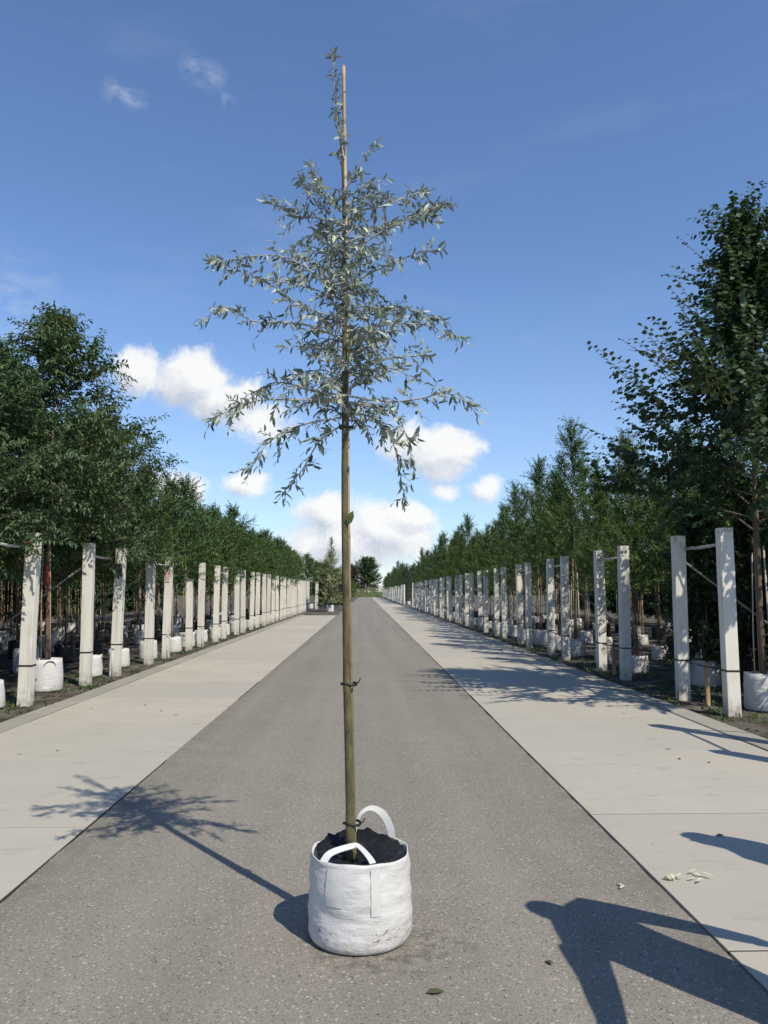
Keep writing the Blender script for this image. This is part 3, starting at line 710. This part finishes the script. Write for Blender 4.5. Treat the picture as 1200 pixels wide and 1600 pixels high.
# weeds and dry litter along the foot of the post rows
def weeds(seed, n, x0, x1, y0, y1, leaf, mat, name, flat):
    rng = np.random.default_rng(seed); nc = n // 14
    cx = rng.uniform(x0, x1, nc); cy = y0 + (y1 - y0) * rng.random(nc) ** 1.5; k = rng.integers(0, nc, n)
    p = np.stack([cx[k] + rng.normal(0, .05, n), cy[k] + rng.normal(0, .05, n), np.full(n, -.026) + (0.004 if flat else 0)], 1)
    ax = rng.normal(0, 1, (n, 3)); ax[:, 2] = (.05 if flat else 1) * np.abs(ax[:, 2]) + (.02 if flat else .4)
    return leaf_mesh(name, p, ax, np.array([0, 0, 1]) + rng.normal(0, .3, (n, 3)), leaf * rng.uniform(.5, 1.3, n), mat, 'rhomb', .22)
for sd_, (xa, xb), side_ in ((1, (-5.6, -4.32), 'sunlit'), (2, (4.24, 5.6), 'tree-shaded')):
    tag(obj('weeds', weeds(sd_, 3600, xa, xb, 6, 34, .075, 'leafD', 'weeds', False)), 'small green weeds along the foot of the %s posts' % side_, 'weeds', kind='stuff')
    tag(obj('leaf_litter', weeds(sd_ + 5, 5000, xa, xb, 6, 34, .06, 'fallen_dark', 'leaf_litter', True)), 'dry brown leaf litter along the foot of the %s posts' % side_, 'litter', kind='stuff')
# ------------------------------------------------------------------ far background
def foliage_mass(seed, n, box, leaf, mat, name):
    rng = np.random.default_rng(seed); lo, hi = np.array(box[0]), np.array(box[1])
    p = lo + (hi - lo) * rng.random((n, 3))
    top = hi[2] * (.72 + .28 * np.array([mnoise.noise(Vector((a[0] * .35, a[1] * .35, seed))) for a in p]))
    p[:, 2] = p[:, 2] / hi[2] * top
    ax = rng.normal(0, 1, (n, 3)); nr = np.array([0, 0, 1]) + rng.normal(0, .6, (n, 3))
    return leaf_mesh(name, p, ax, nr, leaf * rng.uniform(.6, 1.3, n), mat, 'rhomb', .6)
tag(obj('distant_wood', foliage_mass(1, 26000, ((-25, 8, 0), (-21, 75, 4.6)), .30, 'leafB', 'distant_wood')), 'dark belt of dense trees far behind the hedge-like row', 'wood', kind='stuff')
tag(obj('distant_wood', foliage_mass(2, 30000, ((21, 6, 0), (25, 90, 4.8)), .30, 'leafC', 'distant_wood')), 'dark belt of dense trees far behind the shaded posts', 'wood', kind='stuff')
tag(obj('end_hedge', foliage_mass(3, 9000, ((-13, 206.5, 0), (13, 208.4, 3.4)), .22, 'leafV', 'end_hedge')), 'pale grey-green hedge closing the far end of the road', 'hedge', kind='stuff')
def big_tree(x, y, H, rad, mat, seed, label):
    t = thing('broadleaf_tree', label, 'tree', (x, y, -.02))
    c, w = make_crown(seed, H, H * .15, rad, lambda q: max(.3, math.sin(math.pi * min(1, q * .8 + .2)) ** .5), 80, 16, 1.7, .5, .16, 'rhomb', .8, mat, (.1, 1.1), .05, .2, .3)
    o = obj('crown', c, t); o['kind'] = 'stuff'; obj('trunk', w, t)
big_tree(.6, 262, 11.5, 5.4, 'leafC', 5, 'large rounded dark tree beyond the far end of the road')
big_tree(-5.2, 250, 9.0, 3.6, 'leafP', 6, 'dark brownish tree beside the rounded tree beyond the road end')
tag(obj('distant_wood', foliage_mass(4, 16000, ((-190, 300, 0), (-9, 312, 7.0)), 1.2, 'leafB', 'distant_wood')), 'low far tree line beyond the end hedge beside the brownish tree', 'wood', kind='stuff')
tag(obj('distant_wood', foliage_mass(5, 16000, ((14, 300, 0), (190, 312, 7.0)), 1.2, 'leafB', 'distant_wood')), 'low far tree line beyond the end hedge behind the far posts', 'wood', kind='stuff')

# ------------------------------------------------------------------ the silver tree in its white bag
ST = thing('silver_tree', 'slim silver-leaved young tree staked in a white bag alone on the asphalt', 'tree', (-.02, 3.61, .009))
OX, OY, OZ = -.02, 3.61, .009
bag = obj('bag', bag_mesh(5, .234, .221, .372, 72, 22, .0085), ST); bag['label'] = 'white woven nursery bag with scuffs near its base'
# crumpled black liner and soil
def liner():
    vs = []; fs = []; seg = 72
    for i, (r, z) in enumerate(((.209, .345), (.199, .371), (.176, .362), (.150, .338), (.118, .350), (.092, .335), (.06, .338), (.02, .345))):
        for k in range(seg):
            a = 2 * math.pi * k / seg
            n = mnoise.noise(Vector((math.cos(a) * 3.5 + i * .7, math.sin(a) * 3.5, i * .9))) + .6 * mnoise.noise(Vector((math.cos(a) * 9, math.sin(a) * 9, i * 1.7)))
            amp = .006 if i == 0 else .015
            rr_ = r + n * (.004 if i < 2 else .014)
            bump_back = .035 * max(0, math.sin(a) - .1) * (1 if 2 <= i <= 5 else 0) + (.022 * max(0, math.cos(a - 2.6)) if 2 <= i <= 4 else 0)
            vs.append((math.cos(a) * rr_, math.sin(a) * rr_, z + n * amp + bump_back))
    for i in range(7):
        for k in range(seg):
            a = i * seg + k; b = i * seg + (k + 1) % seg; fs.append((a, b, b + seg, a + seg))
    fs.append(tuple(range(7 * seg, 8 * seg)))
    return MB().add(vs, fs).mesh('liner', 'liner', True)
obj('liner', liner(), bag)['label'] = 'crumpled black plastic liner'
def curve(pts, n=24):
    """Catmull-Rom through pts"""
    pts = [Vector(p) for p in pts]; q = [pts[0] * 2 - pts[1]] + pts + [pts[-1] * 2 - pts[-2]]; out = []
    m = len(pts) - 1
    for i in range(n + 1):
        u = i / n * m; k = min(int(u), m - 1); t = u - k; a, b, c, d = q[k:k + 4]
        out.append(.5 * ((2 * b) + (c - a) * t + (2 * a - 5 * b + 4 * c - d) * t * t + (3 * b - a - 3 * c + d) * t ** 3))
    return out
def strap_side(pts, n):
    return [(pts[min(i + 1, len(pts) - 1)] - pts[max(i - 1, 0)]).cross(Vector(n)) for i in range(len(pts))]
hp = curve([(-.165, -.145, .355), (-.13, -.125, .395), (-.04, -.075, .408), (-.005, -.08, .408), (.045, -.165, .384), (.068, -.208, .350)], 28)
obj('handle', ribbon(hp, strap_side(hp, (0.1, -.45, .9)), list(np.interp(np.arange(29), [0, 12, 17, 28], [.036, .030, .024, .030]))).mesh('handle', 'strap'), bag)
hp = curve([(.150, .135, .345), (.142, .14, .42), (.105, .150, .485), (.05, .16, .508), (.0, .16, .48), (-.02, .16, .42), (-.03, .165, .36)], 28)
obj('handle', ribbon(hp, strap_side(hp, (-.35, -.9, .35)), list(np.interp(np.arange(29), [0, 9, 15, 28], [.034, .034, .020, .008]))).mesh('handle', 'strap'), bag)
def wall_patch(a0, a1, z0, z1, mat, off=.004):
    """cloth patch sewn on the outside of the bag"""
    vs = []; fs = []; n = 8; m = 6
    for i in range(m + 1):
        z = z0 + (z1 - z0) * i / m
        for k in range(n + 1):
            a = a0 + (a1 - a0) * k / n; r = .234 + (.221 - .234) * (z / .372) ** .9 + .006 * math.sin(math.pi * z / .372)
            p = Vector((math.cos(a) * r, math.sin(a) * r, z)); q = p * 7 + Vector((15.5, 0, 0))
            dr = (mnoise.noise(q) + mnoise.noise(Vector((q.x * 1.2, q.y * 1.2, q.z * 3.6))) * .9) * .0085 + off
            vs.append((math.cos(a) * (r + dr), math.sin(a) * (r + dr), z))
    for i in range(m):
        for k in range(n): q = i * (n + 1) + k; fs.append((q, q + 1, q + n + 2, q + n + 1))
    me = MB().add(vs, fs).mesh('sewn_patch', mat, True); return me
obj('sewn_patch', wall_patch(R(-128), R(-108), .20, .352, 'patch'), bag)
obj('sewn_patch', wall_patch(R(-78), R(-67.5), .165, .356, 'patch'), bag)
# stem and cane
def L(p): return (p[0] - OX, p[1] - OY, p[2] - OZ)
TRK = [(-.064, 3.60, .30), (-.066, 3.598, .52), (-.076, 3.595, .9), (-.084, 3.592, 1.13), (-.090, 3.59, 1.5), (-.098, 3.59, 1.9), (-.100, 3.59, 2.25), (-.103, 3.595, 2.7), (-.107, 3.60, 3.1), (-.112, 3.605, 3.45), (-.122, 3.60, 3.72), (-.145, 3.60, 3.95)]
TRR = [.0225, .021, .0195, .0185, .0175, .0165, .0155, .013, .010, .0075, .0055, .004]
tk = curve([L(p) for p in TRK], 60); trad = np.interp(np.linspace(0, 11, 61), range(12), TRR)
rg = random.Random(4)
trad = [r * (1 + .10 * mnoise.noise(Vector((i * .7, 0, 0)))) for i, r in enumerate(trad)]
trunk = obj('trunk', MB().tube(tk, trad, 12).mesh('trunk', 'stem', True), ST)
ck = curve([L(p) for p in [(-.046, 3.622, .32), (-.060, 3.618, .9), (-.076, 3.614, 1.5), (-.088, 3.61, 2.25), (-.097, 3.612, 3.0), (-.106, 3.61, 3.6), (-.117, 3.61, 4.21)]], 60)
crad = [0.0105 * (1.14 if i % 6 == 0 else 1.0) * (1 - .18 * i / 60) for i in range(61)]
obj('cane', MB().tube(ck, crad, 10).mesh('cane', 'cane', True), ST)['label'] = 'tan bamboo cane tied to the stem'
def tie(z, r):
    i = min(range(61), key=lambda q: abs(tk[q].z + OZ - z)); c = (tk[i] + ck[min(range(61), key=lambda q: abs(ck[q].z + OZ - z))]) / 2
    mb = MB(); ring = [(c.x + math.cos(a) * r * 1.15, c.y + math.sin(a) * r * .95, c.z + .004 * math.sin(a * 2)) for a in np.linspace(0, 2 * math.pi, 21)]
    mb.tube(ring, .0065, 6); mb.tube([(c.x + r * 1.1, c.y - .01, c.z), (c.x + r * 1.55, c.y - .02, c.z + .012), (c.x + r * 1.8, c.y - .02, c.z + .028)], .003, 5)
    obj('tie', mb.mesh('tie', 'rubber', True), ST)
tie(1.13, .030); tie(.52, .033); tie(2.35, .026); tie(3.1, .020)
BR=[[(-0.1,3.35),(-0.23,3.41),(-0.37,3.45),(-0.51,3.55)],[(-0.1,3.2),(-0.21,3.41),(-0.33,3.6)],[(-0.1,2.97),(-0.29,3.11),(-0.45,3.15),(-0.74,3.09)],
[(-0.1,2.97),(-0.32,3.03),(-0.54,3.06),(-0.71,3.12)],[(-0.1,2.77),(-0.32,2.84),(-0.54,2.84),(-0.65,2.9),(-0.78,2.82)],[(-0.1,2.68),(-0.22,2.72),(-0.36,2.72)],
[(-0.09,2.49),(-0.28,2.53),(-0.44,2.58),(-0.56,2.52),(-0.68,2.42)],[(-0.09,2.47),(-0.34,2.45),(-0.53,2.42),(-0.7,2.32)],[(-0.09,2.39),(-0.31,2.34),(-0.46,2.25),(-0.55,2.1)],
[(-0.09,2.36),(-0.22,2.28),(-0.31,2.14),(-0.41,2.03)],[(-0.1,3.43),(0.06,3.47),(0.18,3.54),(0.31,3.61)],[(-0.1,3.26),(0.09,3.36),(0.25,3.43),(0.38,3.5)],
[(-0.1,3.2),(0.09,3.3),(0.25,3.35),(0.38,3.38)],[(-0.1,3.03),(0.06,3.12),(0.22,3.18),(0.34,3.2)],[(-0.1,2.81),(0.09,2.87),(0.28,2.9),(0.52,2.85)],
[(-0.1,2.9),(0.12,2.97),(0.25,2.98),(0.39,2.97)],[(-0.1,2.61),(0.09,2.68),(0.21,2.71),(0.29,2.73)],[(-0.09,2.49),(0.12,2.45),(0.28,2.46),(0.37,2.47),(0.48,2.41)],
[(-0.09,2.42),(0.06,2.38),(0.14,2.27),(0.2,1.98)],[(-0.09,2.46),(0.07,2.42),(0.17,2.33),(0.22,2.13)],[(-0.1,2.55),(0.09,2.62),(0.24,2.56)],
[(-0.11,3.53),(-0.04,3.63),(0.02,3.72)],[(-0.11,3.7),(-0.14,3.87),(-0.16,4.04),(-0.17,4.29)],[(-0.1,3.1),(-0.23,3.13),(-0.35,3.19)],
[(-0.1,2.87),(-0.29,2.9),(-0.41,2.96)],[(-0.1,3.4),(-0.2,3.5),(-0.25,3.56)],[(-0.1,3.46),(-0.01,3.53),(0.09,3.57)],[(-0.1,2.68),(0.06,2.74),(0.15,2.81)]]
srng = np.random.default_rng(77)
branches = []
for i, b in enumerate(BR):
    span = abs(b[-1][0] - b[0][0]); dep = srng.uniform(-.6, .6) * (.25 + .35 * span) if i != 22 else 0.0
    n = len(b) - 1
    branches.append(([np.array([p[0], 3.595 + dep * (q / n), p[1]]) for q, p in enumerate(b)], 1.0, i == 22))
for i in range(30):                                                   # branches running towards and away from the viewer
    z = 2.36 + .95 * ((i + srng.random()) / 30) ** 1.2; a = i * 2.4 + srng.normal(0, .3)
    Lb = srng.uniform(.16, .46) * (1 - .35 * (z - 2.3) / 1.3); e = srng.uniform(-.15, .55)
    if abs(math.cos(a)) > .8: Lb *= .7
    d = np.array([math.cos(a) * math.cos(e), math.sin(a) * math.cos(e), math.sin(e)]); p0 = np.array([-.102, 3.598, z])
    branches.append(([p0, p0 + d * Lb * .5 + [0, 0, .02], p0 + d * Lb + [0, 0, -.05 * Lb]], .8, False))
for i in range(24):                                                   # short leafy spurs close to the stem
    z = 2.38 + 1.12 * (i + srng.random()) / 24; a = i * 2.4 + 1.1; e = srng.uniform(.0, .7); Lb = srng.uniform(.10, .24)
    d = np.array([math.cos(a) * math.cos(e), math.sin(a) * math.cos(e), math.sin(e)]); p0 = np.array([-.103, 3.598, z])
    branches.append(([p0, p0 + d * Lb * .5, p0 + d * Lb + [0, 0, -.04 * Lb]], 1.3, False))
for pts, dens, leader in branches:
    cp = curve([L(p) for p in pts], 14)
    ln = sum((cp[i + 1] - cp[i]).length for i in range(14))
    wood = MB().tube(cp, [(.0052 if not leader else .004) * (1 - .75 * i / 14) for i in range(15)], 6, False)
    P = []; A = []; N = []; Z = []
    def sprig(q, dd, ln_, sp=.0115):
        n = max(4, int(ln_ / sp)); t = (np.arange(n) + .5) / n; dd = nz(np.array(dd))
        pt = np.array(q)[None] + dd[None] * (ln_ * t)[:, None]; pt[:, 2] -= .25 * ln_ * t ** 2
        pp = nz(np.cross(dd, srng.normal(0, 1, 3))); qq = np.cross(dd, pp); ang = np.arange(n) * 2.4 + srng.random() * 6
        ax = dd[None] * .75 + (np.cos(ang)[:, None] * pp[None] + np.sin(ang)[:, None] * qq[None]) * .75 + srng.normal(0, .22, (n, 3)); ax[:, 2] -= srng.uniform(-.1, .65, n)
        P.append(pt); A.append(ax); N.append(np.array([0, -.05, .7]) + srng.normal(0, .75, (n, 3))); Z.append(srng.uniform(.022, .056, n) * (1.0 + .35 * (srng.random(n) > .93)))
        wood.tube([tuple(pt[0] - dd * ln_ * .5 / n), tuple(pt[n // 2]), tuple(pt[-1])], [.0020, .0015, .0009], 4, False)
    # leaves along the outer part of the branch
    s0 = .02 if leader else .18
    for i in range(14):
        if i / 14 < s0: continue
        a, b = np.array(cp[i]), np.array(cp[i + 1]); d = b - a
        m = max(1, int(np.linalg.norm(d) / .013))
        for j in range(m):
            q = a + d * (j + .5) / m; ax = nz(d) * .7 + nz(srng.normal(0, 1, 3)) * .8; ax[2] -= srng.uniform(-.1, .5)
            P.append(q[None]); A.append(ax[None]); N.append((np.array([0, -.1, .9]) + srng.normal(0, .55, 3))[None]); Z.append(np.array([srng.uniform(.025, .062)]))
    nt = int(ln / (.040 if not leader else .04) * dens)
    for j in range(nt):
        s = (.08 if not leader else .02) + .9 * (j + srng.random()) / nt; i = min(13, int(s * 14)); q = np.array(cp[i].lerp(cp[i + 1], s * 14 - i)); d = nz(np.array(cp[i + 1] - cp[i]))
        sprig(q, d * .55 + nz(srng.normal(0, 1, 3)) * .85 + np.array([0, 0, .05]), srng.uniform(.04, .13) * (.55 if leader else 1.0) * (1.1 - .35 * s))
    sprig(np.array(cp[13]), np.array(cp[14] - cp[12]), .07)
    bo = obj('branch', wood.mesh('branch', 'twig', True), ST)
    lo = obj('leaves', leaf_mesh('leaves', np.concatenate(P), np.concatenate(A), np.concatenate(N), np.concatenate(Z), 'silver', 'lance', .32, .30), bo); lo['kind'] = 'stuff'
# a single broad leaf on the bare stem
lf = leaf_mesh('leaf', [L((-.085, 3.57, 1.86))], [(.35, -.3, .9)], [(0, -1, .3)], [.075], 'leafD', 'lance', .5, .1); obj('leaf', lf, ST)['label'] = 'single green leaf on the bare stem'

# ------------------------------------------------------------------ fallen leaves and crumbs on the ground
def fallen(name, x, y, a, s, mat, label, z=.012, group=None, w=.28):
    me = leaf_mesh(name, [(0, 0, .004)], [(math.cos(a), math.sin(a), .05)], [(.1, .1, 1)], [s], mat, 'lance', w, .12)
    return tag(obj(name, me, None, (x, y, z)), label, 'leaf', group)
G1 = 'pale fallen leaves where asphalt meets paving'
for i in range(11):
    x = 1.72 + rg.uniform(-.13, .13); yy = 4.27 + rg.uniform(-.07, .07)
    fallen('fallen_leaf', x, yy, rg.uniform(0, 6.28), rg.uniform(.05, .085), 'fallen', 'pale silvery fallen leaf in the small heap on the concrete paving', .006 + .002 * i, 'pale leaves heaped on paving')
for (x, yy) in ((1.33, 4.10), (1.36, 4.12)): fallen('fallen_leaf', x, yy, rg.uniform(0, 6), .07, 'fallen', 'pale silvery fallen leaf lying alone on the asphalt near paving', .008, G1)
fallen('fallen_leaf', .24, 3.09, .3, .075, 'fallen_green', 'withered green leaf lying on asphalt in front of the white bag', .012, w=.7)
fallen('fallen_leaf', 2.24, 4.95, .5, .055, 'fallen_dark', 'dark withered leaf beside the head of the slim shadow on paving', .008, w=.8)
fallen('fallen_leaf', .78, 3.30, 1.9, .05, 'fallen_dark', 'small dark leaf lying on bare asphalt near the person shadow', .012, w=.5)
for i in range(16):
    sd_ = rg.choice((-1, 1)); x = rg.uniform(1.8, 3.7) if sd_ > 0 else rg.uniform(-3.8, -2.0); yy = rg.uniform(5.5, 16)
    fallen('fallen_leaf', x, yy, rg.uniform(0, 6.28), rg.uniform(.04, .07), 'fallen_dark', 'small brown withered leaf scattered on the concrete paving', .008, 'withered leaves on paving', w=.6)

# ------------------------------------------------------------------ two people beside the road (their shadows fall into view)
def person(label, J, rad, mats, facing):
    """J: joint name -> position; one skinned body"""
    t = thing('person', label, 'person')
    names = list(J); idx = {n: i for i, n in enumerate(names)}
    E = [('pelvis','spine'),('spine','chest'),('chest','neck'),('neck','jaw'),('jaw','brow'),('brow','crown'),('jaw','nose'),
         ('chest','shoulder_a'),('shoulder_a','elbow_a'),('elbow_a','wrist_a'),('wrist_a','palm_a'),('chest','shoulder_b'),('shoulder_b','elbow_b'),('elbow_b','wrist_b'),('wrist_b','palm_b'),
         ('pelvis','hip_a'),('hip_a','knee_a'),('knee_a','ankle_a'),('ankle_a','toe_a'),('pelvis','hip_b'),('hip_b','knee_b'),('knee_b','ankle_b'),('ankle_b','toe_b')]
    V = [Vector(J[n]) for n in names]; Rd = [rad[n.split('_')[0]] for n in names]; ed = [(idx[a], idx[b]) for a, b in E]
    reg = [n.split('_')[0] for n in names]
    for s in 'ab':                                                    # five fingers from each palm
        w = Vector(J['wrist_' + s]); p = Vector(J['palm_' + s]); d = (p - w).normalized(); f = Vector(facing).normalized()
        side = (f - d * f.dot(d)).normalized(); into = d.cross(side)
        for q, (o, ln) in enumerate(((.033, .070), (.011, .080), (-.011, .074), (-.033, .058))):
            k0 = p + side * o + d * .02; k1 = k0 + d * ln * .5 + into * .006; k2 = k1 + d * ln * .42 + into * .018
            b = len(V); V += [k0, k1, k2]; Rd += [.010, .009, .0075]; reg += ['palm'] * 3; ed += [(idx['palm_' + s], b), (b, b + 1), (b + 1, b + 2)]
        k0 = w + d * .03 + side * .035; k1 = k0 + d * .035 + side * .022; b = len(V); V += [k0, k1]; Rd += [.012, .009]; reg += ['palm'] * 2; ed += [(idx['wrist_' + s], b), (b, b + 1)]
    me = bpy.data.meshes.new('body'); me.from_pydata([tuple(v) for v in V], ed, []); o = bpy.data.objects.new('body', me); C.objects.link(o)
    md = o.modifiers.new('skin', 'SKIN'); md.use_smooth_shade = True
    if not me.skin_vertices: me.skin_vertices.new()
    for i, sv in enumerate(me.skin_vertices[0].data):
        r = Rd[i]; sv.radius = r if isinstance(r, tuple) else (r, r); sv.use_root = (i == idx['pelvis'])
    o.modifiers.new('sub', 'SUBSURF').levels = 2
    dg = bpy.context.evaluated_depsgraph_get(); ev = bpy.data.meshes.new_from_object(o.evaluated_get(dg))
    bpy.data.objects.remove(o)
    ev.materials.clear()
    for m in mats: ev.materials.append(M[m])                          # skin, top, trousers, shoes
    RM = dict(pelvis=2, spine=1, chest=1, neck=0, jaw=0, brow=0, crown=0, nose=0, shoulder=1, elbow=1, wrist=0, palm=0, hip=2, knee=2, ankle=2, toe=3)
    VA = np.array([tuple(v) for v in V]); segs = np.array(ed)
    for p in ev.polygons:
        c = np.array(p.center); a = VA[segs[:, 0]]; b = VA[segs[:, 1]]; ab = b - a
        tt = np.clip(((c - a) * ab).sum(1) / ((ab ** 2).sum(1) + 1e-9), 0, 1); dd = np.linalg.norm(a + ab * tt[:, None] - c, axis=1); i = int(dd.argmin())
        n0, n1 = reg[segs[i, 0]], reg[segs[i, 1]]
        p.material_index = RM[n1] if tt[i] > .5 else RM[n0]
        if n0 == 'elbow' and n1 == 'wrist': p.material_index = 1 if tt[i] < .9 else 0
        if n0 == 'ankle' or n1 == 'toe' or c[2] < .085: p.material_index = 3
        if n0 == 'chest' and n1 == 'neck': p.material_index = 1 if tt[i] < .8 else 0
        if n0 == 'pelvis' and n1 == 'spine': p.material_index = 2 if tt[i] < .25 else 1
        p.use_smooth = True
    body = obj('body', ev, t)
    # hair cap and eyes
    br_, cr = Vector(J['brow']), Vector(J['crown']); up = (cr - br_).normalized(); f = (Vector(facing) - up * Vector(facing).dot(up)).normalized(); sd2 = up.cross(f)
    bm = bmesh.new(); bmesh.ops.create_uvsphere(bm, u_segments=20, v_segments=12, radius=1)
    for v in bm.verts:
        c = v.co.copy(); k = 1 + .04 * mnoise.noise(c * 6)
        q = br_ + up * .03 - f * .012 + (f * c.x * .100 + sd2 * c.y * .090 + up * c.z * .115) * k
        v.co = q
    kill = [v for v in bm.verts if (v.co - br_).dot(f) > .035 and (v.co - br_).dot(up) < .062 or (v.co - br_).dot(up) < -.055]
    bmesh.ops.delete(bm, geom=kill, context='VERTS'); obj('hair', bm_mesh(bm, 'hair', 'hair', True), t)
    for s in (-1, 1):
        bm = bmesh.new(); bmesh.ops.create_uvsphere(bm, u_segments=10, v_segments=8, radius=.012); e = obj('eye', bm_mesh(bm, 'eye', 'eye', True), t, br_ + f * .078 + sd2 * s * .031 - up * .005)
    return t
RADII = dict(pelvis=(.15, .115), spine=(.14, .105), chest=(.165, .12), neck=(.058, .06), jaw=(.066, .078), brow=(.078, .092), crown=(.06, .07), nose=.014, shoulder=.068, elbow=.047, wrist=.030, palm=(.040, .022), hip=.098, knee=.064, ankle=.045, toe=(.042, .035))
person('person in navy top and jeans bending beside the road with arms held apart', dict(
    pelvis=(1.93,2.52,.93), spine=(1.85,2.59,1.13), chest=(1.75,2.69,1.40), neck=(1.745,2.72,1.455), jaw=(1.735,2.735,1.47), brow=(1.72,2.75,1.485), crown=(1.70,2.765,1.52), nose=(1.635,2.77,1.44),
    shoulder_a=(1.85,2.91,1.40), elbow_a=(2.02,2.93,1.10), wrist_a=(2.17,2.92,.88), palm_a=(2.20,2.91,.80), shoulder_b=(1.685,2.49,1.40), elbow_b=(1.525,2.39,1.12), wrist_b=(1.40,2.21,.96), palm_b=(1.36,2.15,.90),
    hip_a=(1.96,2.61,.86), knee_a=(1.93,2.66,.48), ankle_a=(1.99,2.68,.075), toe_a=(1.82,2.73,.045), hip_b=(1.90,2.43,.86), knee_b=(1.86,2.39,.48), ankle_b=(1.92,2.36,.075), toe_b=(1.75,2.40,.045)),
    dict(RADII, shoulder=.10, elbow=.07, wrist=.055, chest=(.22,.20), spine=(.21,.19), pelvis=(.20,.18), hip=.13), ('skin', 'shirt', 'jeans', 'shoe'), (-.93, .35, -.2))
bx, by = 3.02, 3.72
person('person in grey sweater and olive trousers standing upright on the paving', {k: (bx + v[0], by + v[1], v[2]) for k, v in dict(
    pelvis=(0,0,.95), spine=(0,0,1.14), chest=(.01,0,1.36), neck=(.0,0,1.51), jaw=(-.015,0,1.585), brow=(-.02,0,1.65), crown=(-.01,0,1.71), nose=(-.115,0,1.62),
    shoulder_a=(.01,.17,1.43), elbow_a=(.03,.24,1.14), wrist_a=(-.03,.25,.90), palm_a=(-.05,.25,.83), shoulder_b=(.01,-.17,1.43), elbow_b=(.03,-.24,1.14), wrist_b=(-.03,-.25,.90), palm_b=(-.05,-.25,.83),
    hip_a=(0,.09,.88), knee_a=(-.02,.10,.50), ankle_a=(.03,.11,.075), toe_a=(-.15,.13,.045), hip_b=(0,-.09,.88), knee_b=(-.02,-.10,.50), ankle_b=(.03,-.11,.075), toe_b=(-.15,-.13,.045)).items()},
    RADII, ('skin', 'shirt2', 'chino', 'shoe'), (-1, 0, 0))
